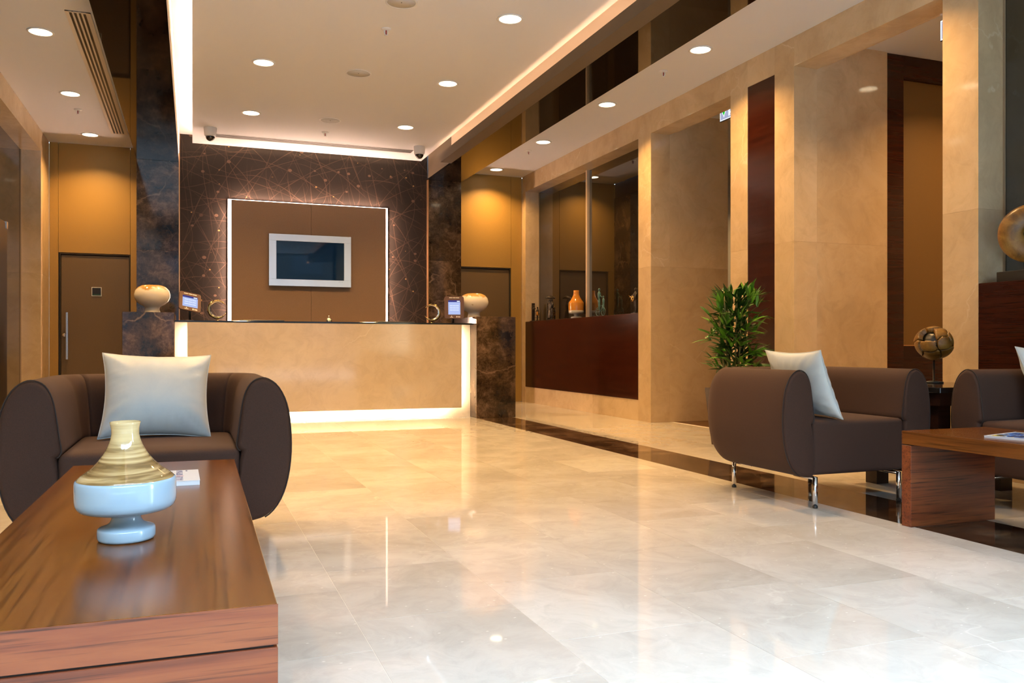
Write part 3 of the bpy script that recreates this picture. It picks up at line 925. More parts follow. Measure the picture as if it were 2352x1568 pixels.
# ------------------------------------------------------------------ armchairs
def smooth_profile(pts, sub=3):
    out = []
    n = len(pts)
    for i in range(n):
        p0, p1, p2, p3 = pts[i - 1], pts[i], pts[(i + 1) % n], pts[(i + 2) % n]
        for q in range(sub):
            t = q / sub
            out.append(tuple(0.5 * ((2 * p1[k]) + (-p0[k] + p2[k]) * t + (2 * p0[k] - 5 * p1[k] + 4 * p2[k] - p3[k]) * t * t + (-p0[k] + 3 * p1[k] - 3 * p2[k] + p3[k]) * t ** 3) for k in (0, 1)))
    return out
ARM = smooth_profile([(0.190, 0.166), (0.130, 0.164), (0.080, 0.185), (0.038, 0.240), (0.012, 0.320), (0.000, 0.420), (0.003, 0.520), (0.016, 0.605), (0.045, 0.668), (0.082, 0.700), (0.115, 0.704), (0.147, 0.685), (0.169, 0.640), (0.182, 0.570), (0.191, 0.500), (0.197, 0.455), (0.190, 0.436), (0.180, 0.425), (0.186, 0.38), (0.190, 0.28)], 3)
HWD, HDP, RC = 0.485, 0.425, 0.26

def arm_path():
    p = []
    for y in (-HDP + 0.030, -0.30, -0.15, 0.0, HDP - RC):
        p.append(((-HWD, y), (1, 0)))
    for q in range(1, 9):
        a = PI - (PI / 2) * q / 8
        p.append(((-HWD + RC + RC * math.cos(a), HDP - RC + RC * math.sin(a)), (-math.cos(a), -math.sin(a))))
    half = p
    other = [((-x, y), (-nx, ny)) for (x, y), (nx, ny) in reversed(half)]
    mid = [((x, HDP), (0, -1)) for x in (-0.11, 0.0, 0.11)]
    return half, mid, other

def sweep(name, path, parent, cap0=False, cap1=False):
    bm = bmesh.new()
    cs = sum(p[0] for p in ARM) / len(ARM); cz = sum(p[1] for p in ARM) / len(ARM)
    def ring(pos, nrm, shrink=0.0):
        vs = []
        for s, z in ARM:
            d = math.hypot(s - cs, z - cz)
            f = 1 - shrink / d
            s2, z2 = cs + (s - cs) * f, cz + (z - cz) * f
            vs.append(bm.verts.new((pos[0] + nrm[0] * s2, pos[1] + nrm[1] * s2, z2)))
        return vs
    rings = []
    if cap0:
        (x, y), nr = path[0]
        for dy, sh in ((-0.030, 0.022), (-0.0275, 0.012), (-0.020, 0.004)):
            rings.append(ring((x, y + dy), nr, sh))
    for pos, nr in path:
        rings.append(ring(pos, nr))
    if cap1:
        (x, y), nr = path[-1]
        for dy, sh in ((-0.020, 0.004), (-0.0275, 0.012), (-0.030, 0.022)):
            rings.append(ring((x, y + dy), nr, sh))
    n = len(ARM)
    for a, b in zip(rings, rings[1:]):
        for k in range(n):
            bm.faces.new((a[k], a[(k + 1) % n], b[(k + 1) % n], b[k]))
    bm.faces.new(rings[0][::-1]); bm.faces.new(rings[-1])
    o = mk(name, bm, UPHOLSTERY, parent, True)
    return o

def armchair(loc, rz, label):
    e = empty('armchair', loc, rz)
    half, mid, other = arm_path()
    a1 = sweep('arm', half[:10], e, cap0=True)
    sweep('backrest', half[9:] + mid + other[:4], e)
    a2 = sweep('arm', other[3:], e, cap1=True)
    for sgn, pa in ((-1, a1), (1, a2)):
        bm = bmesh.new()
        pts = [(sgn * (HWD - s), -HDP + 0.012, z) for s, z in ARM if z > 0.43 or s < 0.1]
        i0 = min(range(len(pts)), key=lambda q: pts[q][2])
        pts = pts[i0:] + pts[:i0]
        cs_, cz_ = HWD - 0.1, 0.43
        tube(bm, [(x - sgn * 0.0, y, z) for x, y, z in pts], 0.0028, 6)
        mk('piping', bm, PIPING, pa, True)
    bm = bmesh.new()
    bbox(bm, (-0.300, 0.300, -HDP + 0.006, 0.245, 0.168, 0.442), 0.022, 3)
    bmesh.ops.subdivide_edges(bm, edges=[q for q in bm.edges if q.calc_length() > 0.2], cuts=7, use_grid_fill=True)
    for v in bm.verts:
        if v.co.z > 0.441:
            v.co.z += 0.016 * max(0, 1 - (v.co.x / 0.3) ** 2) * max(0, 1 - ((v.co.y + 0.09) / 0.34) ** 2) + 0.001
    mk('seat', bm, UPHOLSTERY, e, True)
    for sx in (-1, 1):
        for yy, dr in ((-0.405, 1), (0.29, -1)):
            bm = bmesh.new()
            tube(bm, [(sx * 0.275, yy, 0.012), (sx * 0.275, yy, 0.158)], 0.0125, 14)
            tube(bm, [(sx * 0.275, yy - 0.004 * dr, 0.152), (sx * 0.275, yy + 0.16 * dr, 0.152)], 0.010, 12)
            lg = mk('leg', bm, CHROME, e, True)
            f = lathe('foot', [(0, 0), (0.0135, 0), (0.0135, 0.012), (0, 0.012)], BLACK, lg, 14)
            f.location = (sx * 0.275, yy, 0)
    tag(e, label, 'armchair', 'brown tub armchairs')
    return e
ach = armchair((-0.140, 3.775, 0), 0, 'brown fabric tub armchair behind the near coffee table with the vase')
ach.scale = (1.02, 1, 1)
armchair((3.253, 3.925, 0), 0, 'brown fabric tub armchair on chrome legs in front of the bamboo plant')
armchair((4.218, 2.948, 0), R(-90), 'brown fabric tub armchair at the right edge with its back to the window')

def cushion(w, h, t, loc, rot, label, seed):
    rnd = random.Random(seed)
    n = 26
    bm = bmesh.new()
    ph = [rnd.uniform(0, 6.28) for _ in range(8)]
    def pt(u, v, s):
        ex = 1 - 0.095 * (1 - v * v) ** 1.0
        ez = 1 - 0.095 * (1 - u * u) ** 1.0
        x, z = u * ex * w / 2, v * ez * h / 2
        d = max(0.0, (1 - abs(u) ** 2.6) * (1 - abs(v) ** 2.6)) ** 0.55
        wr_ = 0.0
        e_ = max(abs(u), abs(v))
        if e_ > 0.5:
            al = math.atan2(v, u)
            wr_ = 0.010 * (e_ - 0.5) * (math.sin(19 * al + ph[0]) + 0.7 * math.sin(31 * al + ph[1])) * (1 - e_ ** 10)
        y = s * (t / 2 * d + wr_ * d * 2)
        return (x, y, z)
    grid = {}
    for s in (-1, 1):
        for i in range(n + 1):
            for j in range(n + 1):
                u, v = -1 + 2 * i / n, -1 + 2 * j / n
                u = math.copysign(1 - (1 - abs(u)) ** 1.35, u); v = math.copysign(1 - (1 - abs(v)) ** 1.35, v)
                edge = i in (0, n) or j in (0, n)
                if edge and s == 1:
                    grid[(s, i, j)] = grid[(-1, i, j)]
                else:
                    grid[(s, i, j)] = bm.verts.new(pt(u, v, s))
        for i in range(n):
            for j in range(n):
                q = [grid[(s, i, j)], grid[(s, i + 1, j)], grid[(s, i + 1, j + 1)], grid[(s, i, j + 1)]]
                if len(set(q)) == 4:
                    bm.faces.new(q if s < 0 else q[::-1])
    e = empty('cushion', loc)
    e.rotation_euler = rot
    cv = mk('cover', bm, SATIN, e, True)
    bm = bmesh.new()
    pts = []
    for (a, b, c, d) in ((-1, -1, 1, -1), (1, -1, 1, 1), (1, 1, -1, 1), (-1, 1, -1, -1)):
        for q in range(14):
            f = q / 14
            pts.append(pt(a + (c - a) * f, b + (d - b) * f, 1))
    pts.append(pts[0])
    tube(bm, pts, 0.0022, 5)
    mk('seam', bm, SATIN, e, True)
    tag(e, label, 'cushion', 'pale satin cushions')
    return e
cushion(0.425, 0.380, 0.17, (-0.140, 3.815, 0.622), (R(-26), R(1.5), R(2)), 'pale blue satin cushion on the armchair behind the vase', 1)
cushion(0.450, 0.385, 0.13, (3.068, 3.725, 0.628), (R(-22), 0, R(90)), 'pale blue satin cushion leaning on the arm of the chair before the bamboo', 2)
cushion(0.430, 0.420, 0.15, (4.238, 3.160, 0.628), (R(-20), 0, 0), 'pale satin cushion on the armchair at the right edge', 3)

# ------------------------------------------------------------------ coffee tables
def coffee_table(x0, x1, y0, y1, z1, rz, label):
    e = empty('coffee_table', ((x0 + x1) / 2, (y0 + y1) / 2, 0), rz)
    hx, hy = (x1 - x0) / 2, (y1 - y0) / 2
    zb = z1 - 0.061
    box('top', (-hx + 0.001, hx - 0.001, -hy + 0.0015, hy - 0.0015, zb, z1), TABLE_WOOD_Y, e, bev=0.0012)
    for s in (-1, 1):
        a, b = sorted((s * hy, s * (hy - 0.055)))
        box('end_panel', (-hx, hx, a, b, 0, zb - 0.004), TABLE_WOOD_X, e, bev=0.0012)
        c, d = sorted((s * hy, s * (hy - 0.0014)))
        box('edge_band', (-hx, hx, c, d, zb + 0.0005, z1 - 0.0005), TABLE_WOOD_X, e)
        box('spacer', (-hx + 0.006, hx - 0.006, a + 0.006, b - 0.006, zb - 0.004, zb), PIPING, e)
    tag(e, label, 'coffee table', 'low wooden coffee tables')
    return e
TZ = 0.437
coffee_table(-0.372, 0.127, 1.315, 3.075, TZ, R(-0.5), 'long reddish wood coffee table in the left foreground under the blue vase')
coffee_table(3.065, 3.585, 1.95, 3.04, TZ, 0, 'reddish wood coffee table with a magazine at the right edge')

# blue and wood vase
vz = empty('table_vase', (-0.124, 1.862, TZ))
lathe('body', [(0, 0), (0.054, 0), (0.0575, 0.002), (0.0590, 0.006), (0.0592, 0.014), (0.0590, 0.0215), (0.0578, 0.0245), (0.0555, 0.0262), (0.048, 0.0285), (0.040, 0.0315), (0.034, 0.036), (0.0305, 0.042), (0.0295, 0.048), (0.0305, 0.0535), (0.034, 0.0565), (0.060, 0.0585), (0.085, 0.0615), (0.094, 0.0650), (0.0995, 0.0710), (0.1022, 0.0790), (0.1030, 0.088), (0.1030, 0.110), (0.1026, 0.1225), (0.1012, 0.1262), (0.0990, 0.1275), (0.0960, 0.1277), (0, 0.1277)], BLUE_GLAZE, vz, 72)
def stripe():
    M = Mat('striped_wood_glaze', rough=0.07)
    v = M.coords(scale=(4, 4, 85), rot=(0.10, 0.05, 0))
    n = M.noise(M.warp(v, 0.5, 1.0), 0.75, 5, 0.6, 0.5)
    c = M.ramp(n, [(0.30, (0.060, 0.032, 0.012)), (0.41, (0.20, 0.115, 0.040)), (0.53, (0.42, 0.28, 0.125)), (0.70, (0.56, 0.42, 0.24))])
    tc = M.n('TexCoord'); sx = M.n('SeparateXYZ'); M.l(tc.outputs['Object'], sx.inputs[0])
    f = M.ramp(sx.outputs[2], [(0.185, (0, 0, 0)), (0.215, (0.8, 0.8, 0.8))])
    M.col(M.mix(f, c, (0.52, 0.38, 0.19)))
    return M.m
lathe('neck', [(0.0985, 0.1275), (0.0985, 0.1285), (0.090, 0.136), (0.074, 0.147), (0.058, 0.162), (0.045, 0.178), (0.036, 0.194), (0.0305, 0.208), (0.028, 0.220), (0.0280, 0.230), (0.0300, 0.240), (0.0315, 0.2445), (0.0300, 0.2455), (0.0270, 0.238), (0.025, 0.225), (0.028, 0.20), (0.0, 0.17)], stripe(), vz, 64)
vz.rotation_euler = (R(1.0), R(-0.6), 0)
vz.location.z += 0.0012
vz.scale = (0.91, 0.91, 0.955)
tag(vz, 'pale blue footed vase with a wood grained neck on the near coffee table', 'vase')

# magazines
def magazine(loc, w, h, t, rz, label, kind):
    e = empty('magazine', loc, rz)
    box('pages', (-w / 2 + 0.001, w / 2 - 0.001, -h / 2 + 0.001, h / 2 - 0.001, 0, t - 0.001), PAPER, e)
    cv = box('cover', (-w / 2, w / 2, -h / 2, h / 2, t - 0.001, t), PAPER, e)
    def p(nm, x0, x1, y0, y1, m, d=0.0004):
        box(nm, (x0, x1, y0, y1, t, t + d), m, cv)
    if kind == 0:
        p('cover_photo', -w / 2 + 0.006, w / 2 - 0.088, -h / 2 + 0.006, h / 2 - 0.006, PRINT_BLUE)
        rnd = random.Random(5)
        y = -h / 2 + 0.014
        q = 0
        while y < h / 2 - 0.02:
            m = INK_RED if q == 5 else INK
            wd = 0.006 if q != 5 else 0.004
            p('title_mark', w / 2 - 0.062, w / 2 - 0.044 + (0.002 if q == 5 else 0), y, y + wd, m)
            if q != 5:
                p('title_mark', w / 2 - 0.062 + rnd.choice((0, 0.007, 0.014)), w / 2 - 0.058 + rnd.choice((0, 0.007, 0.012)), y + wd, y + wd + 0.006, m)
            y += 0.017; q += 1
        p('headline_mark', w / 2 - 0.075, w / 2 - 0.072, -h / 2 + 0.01, h / 2 - 0.03, INK)
        p('date_mark', w / 2 - 0.036, w / 2 - 0.031, h / 2 - 0.03, h / 2 - 0.012, INK)
    else:
        M = Mat('cover_picture', rough=0.25)
        v = M.warp(M.coords(scale=(1, 1, 1)), 6.0, 0.25)
        c = M.ramp(M.noise(v, 13.0, 2, 0.5, 1.0), [(0.34, (0.012, 0.012, 0.02)), (0.46, (0.03, 0.06, 0.25)), (0.54, (0.10, 0.30, 0.75)), (0.60, (0.85, 0.70, 0.15)), (0.70, (0.02, 0.02, 0.03))])
        M.col(c)
        p('cover_photo', -w / 2 + 0.014, w / 2 - 0.012, -h / 2 + 0.014, h / 2 - 0.014, M.m)
    tag(e, label, 'magazine')
magazine((-0.088, 2.640, TZ), 0.210, 0.225, 0.013, R(1), 'small white magazine with blue cover photo behind the vase', 0)
magazine((3.335, 2.56, TZ), 0.275, 0.33, 0.008, R(14), 'white edged magazine with a dark blue and yellow cover picture', 1)

# ------------------------------------------------------------------ side table, driftwood ball, disc
st = empty('side_table', (4.13, 3.83, 0))
box('top', (-0.33, 0.33, -0.33, 0.33, 0.572, 0.602), BLACK_STONE, st, bev=0.002)
box('apron', (-0.31, 0.31, -0.31, 0.31, 0.50, 0.572), DARK_WOOD, st)
for sx in (-1, 1):
    for sy in (-1, 1):
        box('leg', (sx * 0.235 - 0.045, sx * 0.235 + 0.045, sy * 0.225 - 0.045, sy * 0.225 + 0.045, 0, 0.50), DARK_WOOD, st)
tag(st, 'dark square side table with black top in the corner between the armchairs', 'side table')

def drift(name):
    M = Mat(name, rough=0.38)
    v = M.coords(rand=7.0)
    c = M.ramp(M.noise(M.warp(v, 6, 0.15), 8.0, 6, 0.65, 0.5), [(0.28, (0.045, 0.019, 0.004)), (0.5, (0.19, 0.088, 0.013)), (0.72, (0.34, 0.185, 0.042))])
    M.col(c)
    M.bump(M.noise(v, 25, 4), 0.3, 0.005)
    return M.m
DRIFT = drift('driftwood')
bl = empty('driftwood_ball', (4.29, 4.0, 0.602))
BR = 0.112
seeds = [(-0.35, -0.85, 0.75), (0.55, -0.80, 0.30), (-0.15, -0.95, 0.05), (-0.85, -0.45, -0.15), (-0.75, -0.40, 0.55), (0.25, -0.75, -0.65), (0.98, -0.25, 0.15), (-0.55, -0.35, -0.85), (0.1, 0.2, 1.0), (0.8, 0.4, 0.6), (-0.6, 0.6, 0.5), (0.0, 1.0, 0.0), (0.7, 0.6, -0.4), (-0.8, 0.5, -0.3), (0.2, 0.3, -0.95)]
seeds = [Vector(s).normalized() for s in seeds]
bs = bmesh.new()
bmesh.ops.create_icosphere(bs, subdivisions=5, radius=1.0)
cells = {i: [] for i in range(len(seeds))}
for f in bs.faces:
    c = f.calc_center_median().normalized()
    c2 = (c + 0.06 * Vector((math.sin(9 * c.y + 3), math.sin(8 * c.z), math.sin(7 * c.x + 1)))).normalized()
    i = max(range(len(seeds)), key=lambda q: seeds[q].dot(c2))
    cells[i].append([v.co.copy() for v in f.verts])
bs.free()
for i, fl in cells.items():
    if i == 4:
        continue
    bm = bmesh.new()
    ctr = seeds[i]
    cache = {}
    def vv(p, depth):
        key = (round(p.x, 5), round(p.y, 5), round(p.z, 5), depth)
        if key not in cache:
            q = (p + (ctr - p) * 0.10).normalized()
            r = BR * (1.0 + 0.03 * math.sin(4 * p.x + i) - 0.10 * (1 - ctr.dot(p)) ** 1.5) * depth
            cache[key] = bm.verts.new((q.x * r, q.y * r, q.z * r * 0.92))
        return cache[key]
    for f in fl:
        try:
            bm.faces.new([vv(p, 1.0) for p in f])
        except ValueError:
            pass
    bedges = [q for q in bm.edges if q.is_boundary]
    r = bmesh.ops.extrude_edge_only(bm, edges=bedges)
    for g in r['geom']:
        if isinstance(g, bmesh.types.BMVert):
            g.co *= 0.72
    o = mk('wood_piece', bm, DRIFT, bl, True)
    o.location = (0, 0, 0.245)
lathe('stand_rod', [(0, 0), (0.055, 0), (0.055, 0.008), (0.006, 0.014), (0.006, 0.18), (0, 0.18)], BLACK, bl, 16)
core = bmesh.new(); ball(core, (0, 0, 0.245), BR * 0.66, u=16, v=10)
mk('core', core, BLACK, bl, True)
tag(bl, 'ball of joined driftwood pieces on a thin stand above the side table', 'sculpture')

dw = empty('disc_sculpture', (4.765, 3.72, 1.228))
box('plinth', (-0.07, 0.07, -0.22, 0.18, 0, 0.062), BLACK, dw, bev=0.002)
box('post', (-0.012, 0.012, -0.02, 0.04, 0.062, 0.13), BLACK, dw)
prof = [(0.040, -0.02), (0.055, -0.040), (0.11, -0.046), (0.158, -0.036), (0.177, -0.014), (0.178, 0.012), (0.160, 0.036), (0.11, 0.046), (0.055, 0.040), (0.040, 0.02)]
dd = lathe('disc', prof, DRIFT, dw, 48, True, True)
dd.rotation_euler = (0, R(90), R(38))
dd.location = (0, 0, 0.285)
tag(dw, 'round wooden disc with a centre hole on a black plinth on the near sill', 'sculpture')

# ------------------------------------------------------------------ statuettes on the far sill
ZW = 1.209
def figure(bm, x, y, h, lean=0.0, skirt=False, arms=None, z0=0.0):
    k = h / 0.25
    lx = x + lean
    if skirt:
        tube(bm, [(x, y, z0 + 0.02 * k), (x, y, z0 + 0.09 * k), (lx, y, z0 + 0.135 * k)], [0.030 * k, 0.022 * k, 0.014 * k], 10)
    else:
        for s in (-1, 1):
            limb(bm, (lx, y + s * 0.010 * k, z0 + 0.125 * k), (x, y + s * 0.013 * k, z0 + 0.065 * k), 0.012 * k, 0.009 * k)
            limb(bm, (x, y + s * 0.013 * k, z0 + 0.065 * k), (x, y + s * 0.014 * k, z0 + 0.008 * k), 0.009 * k, 0.006 * k)
            limb(bm, (x, y + s * 0.014 * k, z0 + 0.006 * k), (x - 0.018 * k, y + s * 0.014 * k, z0 + 0.004 * k), 0.006 * k, 0.004 * k)
    tube(bm, [(lx, y, z0 + 0.118 * k), (lx, y, z0 + 0.145 * k), (lx, y, z0 + 0.185 * k), (lx, y, z0 + 0.205 * k), (lx, y, z0 + 0.215 * k)], [0.016 * k, 0.017 * k, 0.022 * k, 0.014 * k, 0.006 * k], 10)
    limb(bm, (lx, y, z0 + 0.205 * k), (lx, y, z0 + 0.222 * k), 0.006 * k, 0.006 * k)
    ball(bm, (lx, y, z0 + 0.234 * k), 0.014 * k, sz=1.2, u=10, v=8)
    arms = arms or [((0, -0.03, 0.16), (-0.01, -0.028, 0.125)), ((0, 0.03, 0.16), (-0.01, 0.028, 0.125))]
    for i, (el, hd) in enumerate(arms):
        s = -1 if i == 0 else 1
        sh = (lx, y + s * 0.021 * k, z0 + 0.195 * k)
        e = (lx + el[0] * k, y + el[1] * k, z0 + el[2] * k)
        hnd = (lx + hd[0] * k, y + hd[1] * k, z0 + hd[2] * k)
        limb(bm, sh, e, 0.007 * k, 0.006 * k, 6); limb(bm, e, hnd, 0.006 * k, 0.004 * k, 6)

# violin player and child at a railing
s1 = empty('violin_statuette', (4.765, 11.70, ZW))
bm = bmesh.new(); bbox(bm, (-0.03, 0.03, -0.16, 0.14, 0, 0.012)); mk('base', bm, BRONZE, s1)
bm = bmesh.new(); figure(bm, 0, 0.06, 0.235, arms=[((-0.02, -0.035, 0.165), (-0.005, -0.07, 0.185)), ((-0.02, 0.02, 0.17), (-0.015, -0.04, 0.19))], z0=0.012); mk('violin_player', bm, BRONZE, s1, True)
bm = bmesh.new(); bbox(bm, (-0.012, 0.03, 0.085, 0.115, 0.012, 0.275)); mk('post', bm, BRONZE, s1)
bm = bmesh.new(); tube(bm, [(-0.02, 0.03, 0.195), (-0.02, -0.02, 0.192), (-0.02, -0.07, 0.188)], [0.010, 0.008, 0.003], 8); tube(bm, [(-0.03, -0.05, 0.15), (-0.03, 0.02, 0.23)], 0.002, 5); mk('violin', bm, BRONZE, s1, True)
bm = bmesh.new()
for z in (0.06, 0.115, 0.15):
    tube(bm, [(0.015, 0.05, z), (0.015, -0.15, z)], 0.0035, 6)
for y in (0.0, -0.05, -0.15):
    tube(bm, [(0.015, y, 0.01), (0.015, y, 0.16)], 0.0035, 6)
mk('railing', bm, BRONZE, s1, True)
bm = bmesh.new(); figure(bm, 0, -0.09, 0.20, arms=[((0, -0.03, 0.15), (0, -0.03, 0.12)), ((0, 0.035, 0.14), (0, 0.06, 0.12))], z0=0.012); mk('child', bm, BRONZE, s1, True)
bm = bmesh.new(); tube(bm, [(0, -0.09, 0.085), (0, -0.09, 0.12), (0, -0.09, 0.165)], [0.026, 0.017, 0.013], 12); mk('dress', bm, OCHRE, s1, True)
tag(s1, 'bronze statuette of a violin player and a child in an ochre dress by a railing', 'statuette', 'statuettes on the far sill')
# couple under an umbrella
s2 = empty('couple_statuette', (4.77, 11.13, ZW))
bm = bmesh.new(); bbox(bm, (-0.04, 0.04, -0.09, 0.09, 0, 0.012)); mk('base', bm, BRONZE, s2)
bm = bmesh.new(); figure(bm, 0.0, 0.030, 0.28, skirt=True, lean=-0.004, z0=0.012); mk('woman', bm, Mat('dotted_bronze', (0.16, 0.13, 0.10), 0.3, 0.5).m, s2, True)
bm = bmesh.new(); figure(bm, 0.006, -0.030, 0.30, arms=[((-0.01, -0.045, 0.17), (-0.02, -0.01, 0.15)), ((0, 0.03, 0.19), (0, 0.02, 0.24))], z0=0.012); mk('man', bm, BRONZE, s2, True)
bm = bmesh.new(); tube(bm, [(0, 0.0, 0.22), (0, 0.01, 0.335)], 0.003, 6); mk('umbrella_stick', bm, BRONZE, s2, True)
u_ = lathe('umbrella', [(0, 0.355), (0.03, 0.350), (0.06, 0.336), (0.085, 0.312), (0.082, 0.310), (0.058, 0.330), (0.0, 0.348)], BRONZE, s2, 16)
u_.location = (0, 0.012, 0); u_.scale = (0.9, 0.7, 1)
tag(s2, 'dark bronze statuette of a couple under an umbrella', 'statuette', 'statuettes on the far sill')
# amber bottle vase
s3 = empty('bottle_vase', (4.785, 10.30, ZW))
lathe('foot', [(0, 0), (0.075, 0), (0.078, 0.008), (0.072, 0.022), (0.035, 0.030), (0.032, 0.045), (0.040, 0.056), (0.098, 0.062), (0.103, 0.075), (0.103, 0.105), (0, 0.105)], GREY_GLAZE, s3, 36)
lathe('body', [(0.103, 0.105), (0.104, 0.20), (0.098, 0.215), (0.075, 0.245), (0.052, 0.285), (0.040, 0.315), (0.036, 0.345), (0.039, 0.372), (0.036, 0.373), (0.03, 0.34), (0.0, 0.33)], AMBER, s3, 36)
tag(s3, 'amber glazed bottle vase with grey foot on the far sill', 'vase')
# bicycle couple
s4 = empty('bicycle_statuette', (4.775, 9.56, ZW))
bm = bmesh.new(); bbox(bm, (-0.03, 0.03, -0.14, 0.14, 0, 0.008)); mk('base', bm, BRONZE, s4)
for y in (-0.075, 0.075):
    bm = bmesh.new()
    tube(bm, [(0, y + 0.052 * math.cos(2 * PI * q / 20), 0.062 + 0.052 * math.sin(2 * PI * q / 20)) for q in range(21)], 0.0035, 6)
    for q in range(6):
        tube(bm, [(0, y, 0.062), (0, y + 0.05 * math.cos(PI * q / 3), 0.062 + 0.05 * math.sin(PI * q / 3))], 0.0012, 4)
    mk('wheel', bm, VERDIGRIS, s4, True)
bm = bmesh.new()
for a, b in (((0, -0.075, 0.062), (0, -0.05, 0.14)), ((0, -0.05, 0.135), (0, 0.04, 0.125)), ((0, 0.04, 0.125), (0, 0.075, 0.062)), ((0, 0.04, 0.125), (0, 0.0, 0.06)), ((0, 0.0, 0.06), (0, -0.05, 0.13)), ((0, -0.05, 0.14), (0, -0.052, 0.165))):
    tube(bm, [a, b], 0.004, 6)
mk('bicycle_frame', bm, VERDIGRIS, s4, True)
bm = bmesh.new(); figure(bm, 0, 0.035, 0.27, arms=[((0, -0.03, 0.16), (0, -0.07, 0.145)), ((0, 0.03, 0.155), (0, -0.01, 0.14))], z0=0.085); mk('rider', bm, VERDIGRIS, s4, True)
bm = bmesh.new(); figure(bm, 0.004, -0.075, 0.19, arms=[((0, -0.03, 0.15), (0, -0.02, 0.12)), ((0, 0.03, 0.16), (0, 0.05, 0.15))], z0=0.065); mk('passenger', bm, VERDIGRIS, s4, True)
tag(s4, 'green patinated statuette of two riders on a bicycle', 'statuette', 'statuettes on the far sill')
# seated lute player, mostly hidden by the pilaster
s5 = empty('lute_statuette', (4.775, 8.66, ZW))
bm = bmesh.new(); bbox(bm, (-0.03, 0.03, -0.06, 0.06, 0, 0.01)); mk('base', bm, BRONZE, s5)
bm = bmesh.new(); figure(bm, 0, 0, 0.29, arms=[((-0.02, -0.035, 0.16), (-0.03, 0.0, 0.15)), ((-0.015, 0.05, 0.17), (-0.03, 0.075, 0.155))], z0=0.01); mk('player', bm, BRONZE, s5, True)
bm = bmesh.new(); ball(bm, (-0.03, 0.02, 0.175), 0.034, sx=0.5, sy=1.0, sz=1.1); tube(bm, [(-0.03, 0.03, 0.18), (-0.03, 0.10, 0.215)], 0.005, 6); mk('lute', bm, GOLD, s5, True)
tag(s5, 'dark statuette with a gold lute half hidden by the marble pilaster', 'statuette', 'statuettes on the far sill')

# ------------------------------------------------------------------ bamboo plant
pt_ = empty('bamboo_plant', (4.25, 6.02, 0))
bm = bmesh.new()
rings = []
for (w_, z_) in ((0.13, 0.0), (0.17, 0.46), (0.17, 0.48), (0.15, 0.48), (0.14, 0.42)):
    rings.append([bm.verts.new((sx * w_, sy * w_, z_)) for sx, sy in ((-1, -1), (1, -1), (1, 1), (-1, 1))])
for a, b in zip(rings, rings[1:]):
    for q in range(4):
        bm.faces.new((a[q], a[(q + 1) % 4], b[(q + 1) % 4], b[q]))
bm.faces.new(rings[0][::-1]); bm.faces.new(rings[-1])
mk('planter', bm, DARK_WOOD, pt_)
STALK = Mat('bamboo_stalk', (0.16, 0.15, 0.05), 0.45).m
def leaf_mat():
    M = Mat('bamboo_leaf', rough=0.36)
    oi = M.n('ObjectInfo')
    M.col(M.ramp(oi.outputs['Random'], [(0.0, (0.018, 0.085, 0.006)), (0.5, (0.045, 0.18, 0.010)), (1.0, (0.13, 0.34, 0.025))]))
    return M.m
LEAF = leaf_mat()
rnd = random.Random(4)
stalks = []
for q in range(9):
    a = 2 * PI * q / 9 + rnd.uniform(-0.2, 0.2)
    r0, r1 = rnd.uniform(0.02, 0.08), rnd.uniform(0.05, 0.15)
    bx, by = r0 * math.cos(a), r0 * math.sin(a)
    tx, ty = r1 * math.cos(a), r1 * math.sin(a)
    zt = rnd.uniform(1.15, 1.32)
    pts = [(bx + (tx - bx) * t, by + (ty - by) * t, 0.40 + (zt - 0.40) * t) for t in [w_ / 6 for w_ in range(7)]]
    bm = bmesh.new(); tube(bm, pts, [0.009 - 0.005 * t / 6 for t in range(7)], 8)
    mk('stalk', bm, STALK, pt_, True)
    stalks.append(pts)
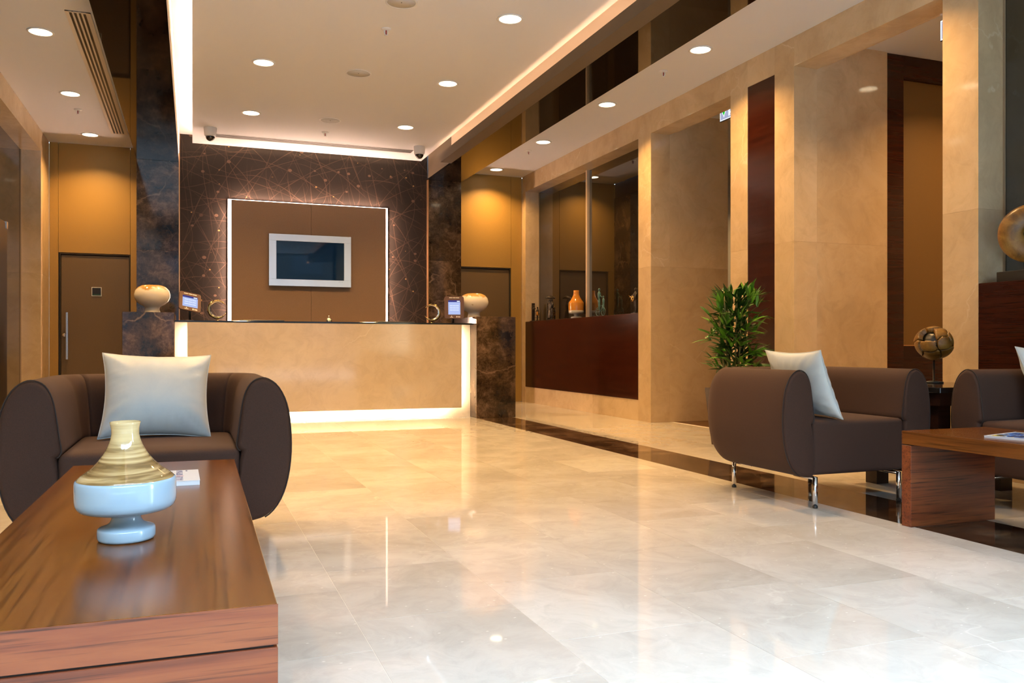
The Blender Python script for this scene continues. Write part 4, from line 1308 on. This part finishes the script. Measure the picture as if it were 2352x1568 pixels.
def leaf_mesh(length, width, droop):
    bm = bmesh.new()
    n = 5
    rows = []
    for q in range(n + 1):
        t = q / n
        w_ = width * math.sin(PI * min(1.0, t * 0.86 + 0.14) ** 0.9) ** 0.8 if q < n else 0.0
        x = length * t
        z = -droop * t * t
        if w_ < 1e-4:
            rows.append([bm.verts.new((x, 0, z))])
        else:
            rows.append([bm.verts.new((x, -w_, z + 0.25 * w_)), bm.verts.new((x, 0, z)), bm.verts.new((x, w_, z + 0.25 * w_))])
    for a, b in zip(rows, rows[1:]):
        if len(b) == 3:
            bm.faces.new((a[0], a[1], b[1], b[0])); bm.faces.new((a[1], a[2], b[2], b[1]))
        else:
            bm.faces.new((a[0], a[1], b[0])); bm.faces.new((a[1], a[2], b[0]))
    me = bpy.data.meshes.new('leaf')
    bm.to_mesh(me); bm.free()
    me.materials.append(LEAF)
    for p in me.polygons:
        p.use_smooth = True
    return me
leaf_ms = [leaf_mesh(0.125, 0.013, 0.02), leaf_mesh(0.150, 0.014, 0.04), leaf_mesh(0.105, 0.012, 0.01)]
mats_inner = []
def leaf_transform(outer):
    z = rnd.uniform(0.62, 1.27)
    ph_ = rnd.uniform(0, 2 * PI)
    rr = rnd.uniform(0.11, 0.20) if outer else rnd.uniform(0.02, 0.13)
    p = Vector((rr * math.cos(ph_), rr * math.sin(ph_), z))
    yaw = ph_ + rnd.gauss(0, 0.7)
    pitch = rnd.uniform(-0.1, 1.05) if z < 1.12 else rnd.uniform(0.5, 1.35)
    return p, yaw, pitch, rnd.uniform(-0.6, 0.6)
clusters = 0
made = 0
while made < 297:
    p, yaw, pitch, roll = leaf_transform(True)
    for q in range(3):
        o = bpy.data.objects.new('leaf', rnd.choice(leaf_ms))
        COL.objects.link(o)
        o.parent = pt_
        o.location = p
        o.rotation_euler = (roll + rnd.uniform(-0.3, 0.3), -pitch + rnd.uniform(-0.35, 0.35), yaw + (q - 1) * 0.55 + rnd.uniform(-0.15, 0.15))
        s = rnd.uniform(0.8, 1.15)
        o.scale = (s, s, s)
        made += 1
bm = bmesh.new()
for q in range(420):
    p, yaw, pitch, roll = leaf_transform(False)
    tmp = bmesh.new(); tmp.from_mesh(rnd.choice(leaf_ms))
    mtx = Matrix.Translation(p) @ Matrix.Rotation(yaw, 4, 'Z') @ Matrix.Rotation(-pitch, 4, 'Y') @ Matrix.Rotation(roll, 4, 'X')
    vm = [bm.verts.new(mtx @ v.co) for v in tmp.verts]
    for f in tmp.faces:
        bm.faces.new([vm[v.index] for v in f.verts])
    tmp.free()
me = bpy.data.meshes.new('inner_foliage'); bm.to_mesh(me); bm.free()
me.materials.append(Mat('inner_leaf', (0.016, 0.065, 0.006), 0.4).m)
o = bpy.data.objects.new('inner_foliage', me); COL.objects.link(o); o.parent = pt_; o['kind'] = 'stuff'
tag(pt_, 'bushy green bamboo plant in a dark planter before the marble pilaster', 'plant')
